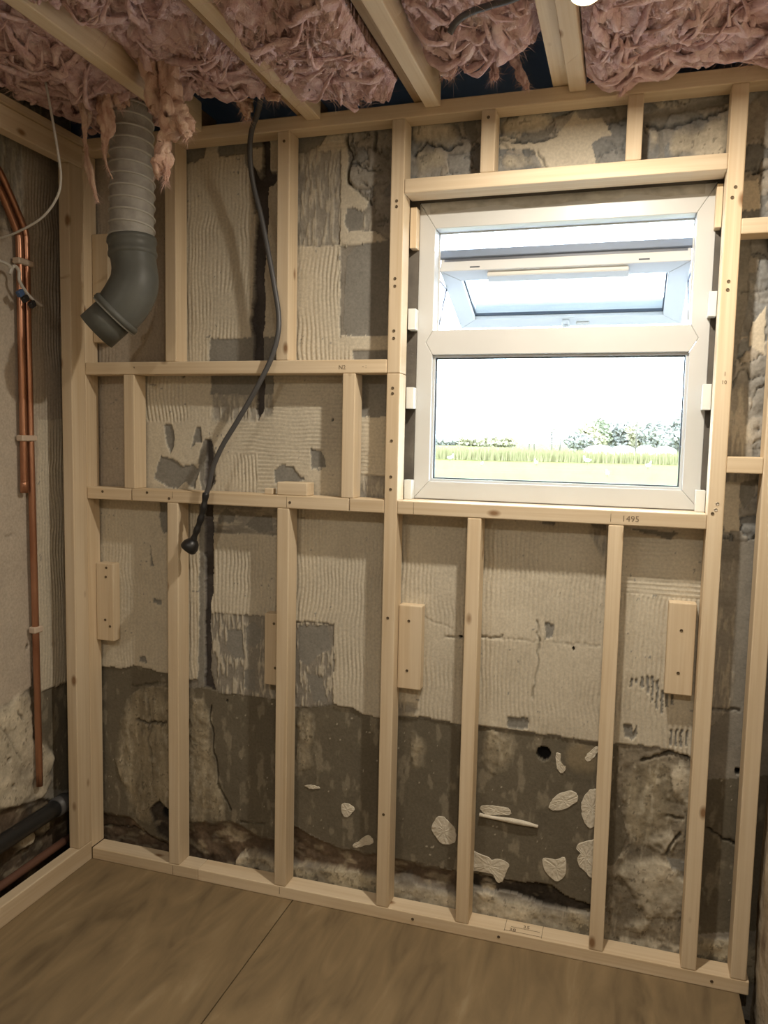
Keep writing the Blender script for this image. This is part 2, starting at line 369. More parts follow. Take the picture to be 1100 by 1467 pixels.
LAYERS=[('rubble','',[(0.949,2.423),(2.06,2.36),(2.083,2.007),(1.789,1.994),(1.027,2.005),(0.959,1.99)]),('rubble','',[(1.775,2.096),(2.079,2.072),(2.141,1.133),(1.84,0.743),(1.82,1.113)]),('grey','',[(1.818,1.149),(2.136,1.203),(2.165,0.764),(1.824,0.55)]),('warm','w',[(-0.106,2.374),(0.316,2.334),(0.314,1.584),(-0.122,1.575)]),('adh','v',[(0.284,2.24),(0.392,2.235),(0.508,2.233),(0.513,2.197),(0.531,2.175),(0.546,2.074),(0.559,2.049),(0.551,1.984),(0.542,1.872),(0.534,1.76),(0.539,1.683),(0.392,1.694),(0.397,1.584),(0.282,1.585)]),('adh','w',[(0.575,2.122),(0.631,2.158),(0.635,1.686),(0.571,1.687)]),('slate','',[(0.285,2.297),(0.378,2.292),(0.373,2.244),(0.352,2.226),(0.284,2.223)]),('slate','',[(0.427,2.284),(0.478,2.287),(0.474,2.236),(0.429,2.234)]),('adh','',[(0.383,2.278),(0.425,2.278),(0.425,2.232),(0.378,2.232)]),('slate','',[(0.395,1.698),(0.648,1.702),(0.65,1.583),(0.397,1.58)]),('adh','',[(0.526,2.251),(0.572,2.251),(0.57,2.2),(0.559,2.179),(0.54,2.191)]),('chase','',[(0.513,2.26),(0.526,2.263),(0.536,2.195),(0.559,2.157),(0.555,2.074),(0.546,2.054),(0.531,2.151),(0.517,2.206)]),('chase','',[(0.569,2.281),(0.592,2.279),(0.592,2.179),(0.613,2.169),(0.613,2.141),(0.591,2.135),(0.589,2.011),(0.579,1.871),(0.584,1.789),(0.576,1.707),(0.574,1.573),(0.542,1.573),(0.543,1.708),(0.529,1.754),(0.547,1.821),(0.542,1.882),(0.544,1.984),(0.555,2.074),(0.545,2.15),(0.57,2.172)]),('adh','',[(0.594,2.269),(0.621,2.269),(0.619,2.176),(0.595,2.178)]),('smear','v',[(0.665,2.239),(0.816,2.234),(0.819,1.954),(0.668,1.959)]),('slate','',[(0.665,2.282),(0.777,2.279),(0.752,2.24),(0.709,2.22),(0.665,2.224)]),('adh','h',[(0.777,2.272),(0.832,2.271),(0.833,2.221),(0.742,2.221)]),('adh','',[(0.814,2.223),(0.835,2.221),(0.845,2.128),(0.88,2.091),(0.903,2.078),(0.895,2.055),(0.883,2.047),(0.851,2.06),(0.834,2.05),(0.828,2.021),(0.841,1.995),(0.879,1.989),(0.915,1.991),(0.967,1.961),(0.968,1.948),(0.817,1.956)]),('slate','',[(0.836,2.059),(0.851,2.062),(0.883,2.047),(0.883,2.01),(0.867,1.992),(0.841,1.995),(0.828,2.021)]),('smear','',[(0.883,2.047),(0.914,2.058),(0.913,1.991),(0.875,1.989)]),('rubble','',[(0.834,2.285),(0.98,2.29),(0.988,1.95),(0.936,1.972),(0.912,2.016),(0.916,2.066),(0.882,2.089),(0.846,2.124),(0.836,2.171)]),('adh','v',[(0.668,1.961),(0.817,1.956),(0.819,1.695),(0.86,1.69),(0.862,1.572),(0.672,1.573)]),('slate','',[(0.836,1.927),(0.868,1.953),(0.988,1.966),(0.994,1.692),(0.847,1.694),(0.831,1.722),(0.833,1.861)]),('adh','',[(0.819,1.699),(0.994,1.699),(0.995,1.656),(0.86,1.656)]),('slate','',[(0.86,1.658),(0.966,1.659),(0.968,1.572),(0.862,1.572)]),('warm','w',[(-0.121,1.609),(0.105,1.607),(0.1,1.183),(-0.13,1.173)]),('adh','v',[(0.143,1.596),(0.421,1.595),(0.421,1.444),(0.142,1.44)]),('adh','',[(0.142,1.444),(0.402,1.448),(0.402,1.207),(0.139,1.196)]),('adh','h',[(0.392,1.595),(0.849,1.592),(0.853,1.343),(0.392,1.331)]),('adh','v',[(0.392,1.344),(0.564,1.348),(0.565,1.204),(0.392,1.196)]),('adh','h',[(0.559,1.352),(0.853,1.36),(0.855,1.212),(0.56,1.199)]),('smear','v',[(0.399,1.595),(0.611,1.594),(0.612,1.45),(0.399,1.443)]),('slate','',[(0.399,1.595),(0.609,1.594),(0.609,1.531),(0.399,1.531)]),('slate','',[(0.231,1.434),(0.261,1.437),(0.271,1.4),(0.269,1.367),(0.258,1.349),(0.243,1.377)]),('slate','',[(0.348,1.427),(0.365,1.428),(0.37,1.38),(0.346,1.382),(0.326,1.357)]),('slate','',[(0.223,1.337),(0.268,1.328),(0.298,1.306),(0.331,1.312),(0.358,1.3),(0.343,1.238),(0.323,1.248),(0.313,1.259),(0.281,1.235),(0.243,1.241),(0.197,1.266),(0.207,1.299)]),('slate','',[(0.378,1.395),(0.4,1.396),(0.414,1.349),(0.414,1.258),(0.392,1.229),(0.368,1.234),(0.355,1.293),(0.36,1.358)]),('chase','',[(0.38,1.391),(0.4,1.387),(0.407,1.327),(0.407,1.262),(0.387,1.226),(0.373,1.261),(0.38,1.326)]),('slate','',[(0.613,1.303),(0.641,1.321),(0.675,1.318),(0.698,1.293),(0.716,1.281),(0.687,1.268),(0.618,1.265)]),('slate','',[(0.731,1.373),(0.765,1.368),(0.783,1.341),(0.783,1.321),(0.736,1.313)]),('chase','',[(0.558,1.594),(0.579,1.594),(0.577,1.479),(0.561,1.454),(0.552,1.479)]),('slate','',[(0.859,1.602),(1.007,1.601),(1.01,1.469),(0.862,1.468)]),('adh','h',[(0.862,1.468),(1.01,1.469),(1.014,1.3),(0.865,1.295)]),('smear','',[(0.865,1.299),(1.014,1.304),(1.016,1.213),(0.866,1.206)]),('adh','w',[(-0.129,1.208),(0.293,1.209),(0.286,0.614),(0.239,0.618),(0.208,0.636),(0.166,0.64),(0.113,0.649),(0.089,0.634),(-0.001,0.629),(-0.14,0.626)]),('slate','',[(0.22,1.222),(0.268,1.224),(0.257,1.092),(0.226,1.092),(0.214,1.143)]),('slate','',[(0.194,0.879),(0.22,0.872),(0.222,0.856),(0.191,0.863)]),('slate','',[(0.18,1.056),(0.187,1.006),(0.195,0.98),(0.182,0.981)]),('slate','',[(0.137,0.679),(0.156,0.686),(0.164,0.659),(0.132,0.66)]),('adh','v',[(0.298,1.203),(0.363,1.19),(0.362,0.629),(0.296,0.615)]),('smear','h',[(0.4,1.207),(0.653,1.203),(0.654,1.105),(0.4,1.104)]),('slate','',[(0.424,1.158),(0.451,1.183),(0.482,1.161),(0.48,1.135),(0.422,1.136)]),('slate','',[(0.518,1.132),(0.551,1.164),(0.608,1.167),(0.613,1.12),(0.566,1.111)]),('adh','v',[(0.402,1.102),(0.654,1.107),(0.657,0.856),(0.405,0.845),(0.395,0.868),(0.407,0.932)]),('scrape','v',[(0.4,0.846),(0.657,0.858),(0.66,0.597),(0.422,0.591),(0.4,0.661)]),('slate','',[(0.522,0.813),(0.548,0.833),(0.573,0.813),(0.57,0.768),(0.544,0.748),(0.522,0.764)]),('slate','',[(0.454,0.802),(0.51,0.803),(0.515,0.719),(0.486,0.704),(0.457,0.735)]),('slate','',[(0.515,0.674),(0.554,0.682),(0.555,0.611),(0.516,0.618)]),('slate','',[(0.358,1.206),(0.382,1.206),(0.377,1.041),(0.37,0.884),(0.377,0.624),(0.352,0.587),(0.357,0.793)]),('chase','',[(0.377,1.206),(0.404,1.196),(0.409,1.021),(0.407,0.921),(0.397,0.864),(0.4,0.752),(0.395,0.661),(0.415,0.594),(0.405,0.543),(0.367,0.543),(0.377,0.681),(0.375,0.795),(0.375,1.063)]),('adh','v',[(0.665,1.208),(0.984,1.206),(0.999,0.574),(0.968,0.574),(0.911,0.582),(0.877,0.597),(0.816,0.602),(0.815,0.848),(0.726,0.849),(0.669,0.844)]),('scrape','v',[(0.669,0.839),(0.726,0.847),(0.815,0.844),(0.816,0.602),(0.741,0.584),(0.671,0.58)]),('slate','',[(0.699,0.835),(0.795,0.842),(0.805,0.77),(0.762,0.744),(0.728,0.708),(0.7,0.727)]),('slate','',[(0.728,0.686),(0.779,0.681),(0.798,0.609),(0.748,0.603)]),('adh','v',[(0.989,1.206),(1.234,1.201),(1.233,0.587),(1.198,0.591),(1.084,0.597),(1.002,0.591)]),('smear','',[(1.001,0.638),(1.083,0.639),(1.088,0.596),(1.002,0.587)]),('adh','v',[(1.222,1.208),(1.625,1.203),(1.635,0.589),(1.598,0.59),(1.466,0.594),(1.233,0.592)]),('slate','',[(1.344,0.63),(1.401,0.632),(1.402,0.601),(1.345,0.598)]),('slate','',[(1.438,0.91),(1.462,0.903),(1.457,0.871),(1.44,0.864)]),('slate','',[(1.416,1.193),(1.454,1.193),(1.452,1.181),(1.417,1.179)]),('slate','',[(1.544,1.19),(1.589,1.188),(1.59,1.173),(1.554,1.177)]),('smear','',[(1.535,1.185),(1.593,1.185),(1.59,1.098),(1.572,1.097)]),('adh','h',[(1.607,1.202),(1.857,1.202),(1.86,0.987),(1.617,0.986)]),('adh','v',[(1.609,1.004),(1.863,1.006),(1.848,0.582),(1.822,0.584),(1.778,0.595),(1.707,0.595),(1.627,0.592)]),('slate','',[(1.643,1.182),(1.774,1.179),(1.749,1.16),(1.697,1.17)]),('slate','',[(1.681,0.779),(1.687,0.78),(1.687,0.767),(1.68,0.766)]),('slate','',[(1.694,0.785),(1.7,0.785),(1.7,0.755),(1.694,0.754)]),('slate','',[(1.706,0.792),(1.712,0.793),(1.714,0.741),(1.707,0.74)]),('slate','',[(1.719,0.791),(1.725,0.792),(1.728,0.72),(1.722,0.719)]),('slate','',[(1.732,0.779),(1.738,0.78),(1.741,0.702),(1.735,0.701)]),('slate','',[(1.746,0.754),(1.752,0.755),(1.754,0.69),(1.748,0.69)]),('slate','',[(1.758,0.746),(1.764,0.747),(1.765,0.709),(1.759,0.708)]),('slate','',[(1.77,0.753),(1.776,0.754),(1.777,0.72),(1.771,0.719)]),('slate','',[(1.774,0.651),(1.78,0.651),(1.781,0.606),(1.775,0.605)]),('slate','',[(1.787,0.654),(1.793,0.655),(1.794,0.609),(1.788,0.608)]),('slate','',[(1.8,0.654),(1.806,0.655),(1.807,0.609),(1.801,0.608)]),('slate','',[(1.814,0.652),(1.82,0.653),(1.821,0.611),(1.815,0.61)]),('slate','',[(1.668,0.78),(1.674,0.781),(1.675,0.754),(1.668,0.753)]),('slate','',[(1.656,0.651),(1.675,0.651),(1.679,0.623),(1.688,0.653),(1.691,0.618),(1.679,0.607),(1.661,0.616)]),('dark','',[(-0.14,0.626),(-0.001,0.629),(0.089,0.634),(0.113,0.649),(0.166,0.64),(0.208,0.636),(0.296,0.618),(0.294,0.001),(-0.154,-0.057)]),('dark','',[(0.296,0.592),(0.392,0.603),(0.43,0.592),(0.664,0.595),(0.669,0.151),(0.567,0.134),(0.468,0.172),(0.294,0.133)]),('dark','',[(0.664,0.579),(0.741,0.582),(0.817,0.6),(0.877,0.595),(0.911,0.58),(1.003,0.576),(1.012,0.146),(0.828,0.153),(0.668,0.202)]),('dark','',[(0.99,0.587),(1.084,0.593),(1.24,0.586),(1.247,0.147),(0.999,0.148)]),('dark','',[(1.225,0.59),(1.466,0.59),(1.644,0.586),(1.657,0.104),(1.61,0.11),(1.523,0.13),(1.484,0.155),(1.305,0.145),(1.239,0.141)]),('dirt','',[(1.627,0.592),(1.707,0.593),(1.778,0.594),(1.865,0.579),(1.881,-0.029),(1.635,-0.025)]),('dark','',[(1.826,0.512),(2.05,0.565),(2.059,0.149),(1.831,0.08)]),('streak','',[(0.066,0.518),(0.147,0.582),(0.296,0.592),(0.295,0.229),(0.172,0.107),(0.08,0.131),(0.054,0.259),(0.031,0.321)]),('streak','',[(0.296,0.557),(0.392,0.569),(0.412,0.433),(0.423,0.319),(0.458,0.255),(0.448,0.155),(0.294,0.145)]),('streak','',[(1.27,0.582),(1.36,0.584),(1.383,0.495),(1.319,0.454),(1.274,0.458)]),('streak','',[(1.063,0.565),(1.11,0.567),(1.109,0.423),(1.078,0.401),(1.061,0.469)]),('streak','',[(0.695,0.579),(0.753,0.582),(0.751,0.391),(0.697,0.372)]),('olive','',[(1.497,0.578),(1.602,0.581),(1.599,0.473),(1.562,0.483),(1.513,0.484)]),('streak','',[(1.656,0.525),(1.744,0.567),(1.807,0.547),(1.79,0.35),(1.704,0.275),(1.668,0.388)]),('plinth','',[(1.776,0.553),(1.849,0.563),(1.858,0.401),(1.818,0.433),(1.793,0.468)]),('plinth','',[(1.659,0.23),(1.686,0.268),(1.758,0.293),(1.798,0.273),(1.849,0.239),(1.837,0.13),(1.739,0.113),(1.702,0.17)]),('plinth','',[(1.733,0.356),(1.786,0.369),(1.816,0.335),(1.784,0.302),(1.732,0.312)]),('slate','',[(1.784,0.294),(1.837,0.292),(1.839,0.261),(1.798,0.269)]),('plinth','',[(1.657,0.1),(1.776,0.108),(1.732,0.067),(1.687,0.069)]),('plinth','',[(1.764,0.082),(1.813,0.08),(1.809,0.059),(1.76,0.055)]),('plinth','',[(1.66,0.043),(1.85,0.052),(1.854,-0.015),(1.663,-0.018)]),('dark','',[(1.613,0.59),(1.642,0.59),(1.648,0.465),(1.68,0.331),(1.651,0.245),(1.629,0.241)]),('deep','',[(0.17,0.165),(0.205,0.2),(0.237,0.171),(0.294,0.181),(0.294,0.049),(0.196,0.08)]),('foot','',[(-0.15,0.107),(0.075,0.13),(0.167,0.072),(0.294,0.051),(0.294,-0.035),(-0.154,-0.057)]),('foot','',[(0.294,0.133),(0.468,0.172),(0.567,0.138),(0.669,0.151),(0.67,0.009),(0.294,-0.011)]),('plinth','',[(0.484,0.039),(0.518,0.087),(0.669,0.097),(0.67,0.009),(0.489,0.002)]),('foot','',[(0.668,0.197),(0.828,0.15),(1.012,0.146),(1.014,0.085),(0.67,0.064)]),('rubpale','',[(0.67,0.069),(0.806,0.085),(1.014,0.085),(1.016,-0.008),(0.67,-0.009)]),('foot','',[(0.999,0.148),(1.247,0.143),(1.249,0.075),(1.001,0.082)]),('plinth','',[(1.001,0.082),(1.249,0.075),(1.252,-0.024),(1.003,-0.011)]),('deep','',[(1.239,0.146),(1.305,0.145),(1.484,0.153),(1.527,0.129),(1.623,0.109),(1.624,0.093),(1.467,0.089),(1.387,0.111),(1.24,0.107)]),('plinth','',[(1.24,0.099),(1.387,0.102),(1.506,0.093),(1.65,0.094),(1.648,-0.022),(1.243,-0.004)]),('rubpale','',[(1.506,0.089),(1.65,0.09),(1.647,-0.001),(1.528,0.014)]),('rubpale','',[(1.831,0.08),(2.061,0.111),(2.069,-0.024),(1.837,-0.039)]),('adh','',[(1.266,2.216),(1.367,2.191),(1.403,2.197),(1.441,2.232),(1.464,2.264),(1.476,2.242),(1.494,2.234),(1.528,2.241),(1.543,2.219),(1.555,2.19),(1.527,2.185),(1.506,2.177),(1.52,2.137),(1.513,2.108),(1.406,2.108),(1.38,2.136),(1.358,2.174),(1.267,2.187)]),('plinth','',[(1.264,2.263),(1.418,2.265),(1.383,2.225),(1.311,2.208),(1.266,2.209)]),('plinth','',[(1.042,2.229),(1.086,2.203),(1.122,2.189),(1.123,2.139),(1.044,2.126),(1.027,2.184)]),('plinth','',[(1.025,2.271),(1.149,2.27),(1.17,2.208),(1.121,2.2),(1.062,2.216),(1.026,2.208)]),('plinth','',[(1.275,2.168),(1.359,2.165),(1.365,2.129),(1.277,2.127)]),('slate','',[(1.166,2.276),(1.2,2.278),(1.206,2.214),(1.191,2.197),(1.175,2.226)]),('plinth','',[(1.697,2.187),(1.831,2.216),(1.837,2.108),(1.692,2.123)]),('plinth','',[(1.646,2.205),(1.665,2.21),(1.666,2.13),(1.646,2.132)]),('slate','',[(1.293,2.197),(1.347,2.219),(1.384,2.223),(1.412,2.231),(1.385,2.195),(1.33,2.192)]),('slate','',[(1.627,2.236),(1.832,2.257),(1.833,2.241),(1.694,2.229),(1.679,2.202),(1.686,2.129),(1.673,2.125),(1.67,2.19),(1.629,2.207)]),('adh','',[(1.863,2.053),(1.905,2.056),(1.917,1.985),(1.873,1.985)]),('slate','',[(1.85,1.914),(1.898,1.911),(1.899,1.75),(1.877,1.578),(1.844,1.579)]),('adh','',[(1.911,1.706),(1.94,1.749),(1.947,1.63),(1.908,1.656)]),('smear','',[(1.859,1.544),(1.909,1.57),(1.949,1.299),(1.866,1.188),(1.851,1.313)]),('adh','',[(1.875,1.314),(1.908,1.315),(1.912,1.191),(1.876,1.185),(1.855,1.26)]),('slate','',[(1.911,1.315),(1.948,1.326),(1.94,1.272),(1.922,1.248),(1.907,1.276)]),('smear','',[(1.845,1.114),(1.919,1.119),(1.925,0.734),(1.846,0.63),(1.838,0.93)])]
CRACKS=[(0.006,[(0.837,2.255),(0.843,2.128),(0.85,2.124)]),(0.005,[(0.845,2.128),(0.847,2.182),(0.872,2.176),(0.901,2.158),(0.932,2.152)]),(0.005,[(0.848,2.124),(0.882,2.089),(0.907,2.066)]),(0.008,[(0.92,2.259),(0.919,2.212)]),(0.006,[(1.027,2.189),(1.062,2.216),(1.102,2.205),(1.131,2.192),(1.164,2.209)]),(0.005,[(1.266,2.205),(1.357,2.192),(1.42,2.204)]),(0.006,[(1.629,2.214),(1.679,2.199),(1.704,2.2),(1.736,2.21),(1.777,2.213),(1.83,2.228)]),(0.004,[(1.267,2.2),(1.29,2.185)]),(0.005,[(1.367,2.168),(1.406,2.108)]),(0.006,[(1.879,0.391),(1.911,0.371),(1.946,0.362)]),(0.005,[(1.841,0.715),(1.942,0.722)]),(0.005,[(1.779,0.407),(1.823,0.41)]),(0.006,[(1.818,0.363),(1.795,0.331),(1.784,0.302)]),(0.004,[(1.321,0.858),(1.16,0.843)]),(0.003,[(1.261,0.852),(1.418,0.855),(1.586,0.858)]),(0.004,[(1.419,0.911),(1.421,0.772),(1.412,0.691)]),(0.003,[(1.012,0.92),(1.211,0.856)]),(0.004,[(0.102,0.574),(0.239,0.602)]),(0.006,[(0.122,0.465),(0.172,0.458),(0.233,0.47)]),(0.004,[(0.171,0.542),(0.184,0.259)]),(0.005,[(-0.023,0.066),(0.102,0.081),(0.236,0.039)]),(0.005,[(0.392,0.546),(0.407,0.386),(0.43,0.274),(0.468,0.21)]),(0.004,[(0.505,0.174),(0.591,0.184)]),(0.003,[(0.814,1.956),(0.819,1.703)]),(0.003,[(0.684,1.958),(0.842,1.958)]),(0.003,[(-0.125,1.42),(0.089,1.423)]),(0.006,[(1.888,2.074),(1.927,2.084)]),(0.004,[(1.891,1.785),(1.944,1.791)]),(0.006,[(1.709,0.552),(1.778,0.586),(1.822,0.579)])]
HOLES=[((1.447,0.535),0.0195),((1.516,0.844),0.004),((1.201,0.847),0.005),((0.801,1.457),0.0035),((0.304,1.587),0.004),((1.946,0.559),0.008),((0.455,0.567),0.003),((0.231,0.156),0.02)]
DABS=[[(1.467,0.379),(1.47,0.396),(1.485,0.419),(1.507,0.434),(1.53,0.44),(1.543,0.432),(1.546,0.416),(1.531,0.4),(1.509,0.384),(1.484,0.376)],[(1.555,0.41),(1.564,0.435),(1.578,0.452),(1.6,0.455),(1.613,0.429),(1.611,0.389),(1.597,0.356),(1.583,0.34),(1.567,0.351),(1.557,0.378)],[(1.48,0.539),(1.487,0.544),(1.493,0.539),(1.496,0.517),(1.508,0.507),(1.506,0.493),(1.495,0.487),(1.483,0.503)],[(1.559,0.539),(1.568,0.556),(1.584,0.574),(1.597,0.576),(1.592,0.559),(1.574,0.535),(1.563,0.531)],[(1.457,0.231),(1.49,0.233),(1.515,0.244),(1.521,0.229),(1.521,0.196),(1.502,0.171),(1.483,0.176),(1.462,0.197)],[(1.546,0.278),(1.558,0.295),(1.588,0.308),(1.603,0.305),(1.607,0.22),(1.593,0.197),(1.573,0.214),(1.556,0.227),(1.551,0.246),(1.558,0.264)],[(1.236,0.226),(1.266,0.213),(1.303,0.205),(1.311,0.198),(1.329,0.205),(1.362,0.194),(1.353,0.163),(1.345,0.139),(1.329,0.135),(1.317,0.156),(1.284,0.156),(1.238,0.163)],[(1.272,0.347),(1.281,0.357),(1.308,0.361),(1.348,0.363),(1.362,0.353),(1.358,0.342),(1.323,0.336),(1.29,0.331)],[(1.131,0.259),(1.142,0.295),(1.163,0.305),(1.185,0.29),(1.202,0.272),(1.205,0.238),(1.187,0.222),(1.161,0.222),(1.148,0.236)],[(0.885,0.165),(0.909,0.187),(0.929,0.206),(0.947,0.201),(0.952,0.184),(0.923,0.172),(0.899,0.161)],[(0.847,0.29),(0.867,0.296),(0.89,0.284),(0.879,0.264),(0.863,0.251),(0.849,0.264)],[(0.724,0.329),(0.745,0.336),(0.77,0.334),(0.775,0.33),(0.747,0.323)]]
STICK=[(1.272,0.33),(1.309,0.328),(1.359,0.328),(1.409,0.326),(1.44,0.323)]
LLAYERS=[('smear','',[(-0.796,2.164),(-0.033,2.496),(-0.046,2.021),(-0.812,1.826)]),('warm','v',[(-0.126,2.26),(0.227,2.386),(0.189,0.486),(0.029,0.583),(-0.116,0.603),(-0.129,0.663),(-0.121,1.444)]),('warm','',[(-0.812,1.826),(-0.093,2.008),(-0.134,0.609),(-0.26,0.589),(-0.863,0.758)]),('adh','v',[(-0.086,1.445),(0.208,1.454),(0.19,0.536),(-0.079,0.576),(-0.11,0.601)]),('dark','',[(-0.145,0.612),(-0.085,0.582),(0.19,0.574),(0.181,0.117),(-0.046,0.242),(-0.034,0.367),(-0.135,0.44)]),('plinth','',[(-0.7,0.702),(-0.26,0.589),(-0.19,0.604),(-0.131,0.608),(-0.132,0.439),(-0.043,0.382),(-0.043,0.241),(-0.141,0.237),(-0.27,0.263),(-0.714,0.372)]),('foot','',[(-0.875,0.521),(-0.27,0.274),(-0.095,0.228),(0.181,0.092),(0.173,-0.297),(-0.9,0.005)]),('plinth','',[(-0.213,0.124),(-0.188,0.168),(-0.122,0.171),(-0.124,0.09),(-0.205,0.091)]),('plinth','',[(-0.113,0.155),(-0.045,0.17),(-0.047,0.087),(-0.115,0.085)])]
LCRACKS=[(0.004,[(-0.262,0.53),(-0.222,0.461),(-0.187,0.393)]),(0.005,[(-0.191,0.553),(-0.172,0.52)]),(0.004,[(-0.23,1.094),(-0.183,1.095)]),(0.003,[(-0.172,1.177),(-0.135,1.178)])]
LHOLES=[((-0.238,0.417),0.007),((-0.224,0.326),0.006),((-0.15,0.744),0.006)]
CABLE=[(0.7177,-0.2,2.3959),(0.6309,-0.07,2.3044),(0.5903,-0.035,2.2571),(0.5816,-0.03,2.2033),(0.5816,-0.012,2.1238),(0.6045,-0.004,2.0285),(0.627,-0.004,1.9305),(0.6494,-0.008,1.8316),(0.6659,-0.014,1.7522),(0.6671,-0.02,1.6928),(0.649,-0.022,1.6301),(0.6228,-0.026,1.5747),(0.5821,-0.028,1.505),(0.5363,-0.03,1.4341),(0.4966,-0.032,1.3725),(0.4668,-0.032,1.3102),(0.4494,-0.03,1.2476),(0.4424,-0.03,1.2307)]
TAPE=[(0.4424,-0.03,1.2349),(0.4366,-0.032,1.1952),(0.426,-0.034,1.1532),(0.413,-0.036,1.117),(0.3987,-0.036,1.0826)]
TAPE_END=(0.3916,-0.036,1.0716)
WCABLE=[(0.1118,-0.34,2.5248),(0.1359,-0.35,2.4403),(0.1591,-0.35,2.327),(0.1844,-0.35,2.2046),(0.2017,-0.35,2.1082),(0.2071,-0.35,2.0558),(0.1953,-0.35,2.0097),(0.1506,-0.35,1.9635),(0.0832,-0.35,1.9338),(0.0007,-0.34,1.9193),(-0.1613,-0.32,1.9124)]
LCABLE=[(1.2385,-0.42,2.2469),(1.2541,-0.42,2.2682),(1.2829,-0.42,2.2822),(1.3278,-0.43,2.2846),(1.3783,-0.44,2.2872),(1.4458,-0.44,2.3116)]
JCABLE=[(-0.055,-0.3436,1.8866),(-0.055,-0.295,1.8752),(-0.055,-0.262,1.873),(-0.055,-0.2414,1.8639),(-0.055,-0.2472,1.8473),(-0.055,-0.2306,1.872),(-0.055,-0.2122,1.8622),(-0.055,-0.2103,1.8353),(-0.055,-0.1892,1.8098),(-0.055,-0.1619,1.7927),(-0.055,-0.1221,1.7793)]
TERM=[(-0.05,-0.2142,1.7991),(-0.05,-0.1955,1.7867),(-0.05,-0.168,1.7755)]
HOSE=[(0.254,-0.1335,2.4289),(0.2631,-0.1381,2.3519),(0.2723,-0.1427,2.2749),(0.2815,-0.151,2.1593),(0.2869,-0.1605,2.0437),(0.2919,-0.1692,1.9376)]
ELBOW=[(0.2918,-0.1691,1.9396),(0.2953,-0.1713,1.9049),(0.3032,-0.1737,1.8549),(0.3032,-0.1774,1.8163),(0.2884,-0.1858,1.7774),(0.266,-0.1961,1.7422),(0.2537,-0.2013,1.7284)]
COLLAR=[(0.266,-0.1961,1.7422),(0.2484,-0.2035,1.7225)]
SPIGOT=[(0.2625,-0.1976,1.7382),(0.2307,-0.2105,1.7067),(0.2095,-0.2191,1.685)]
PXM=0.0019365076253847504
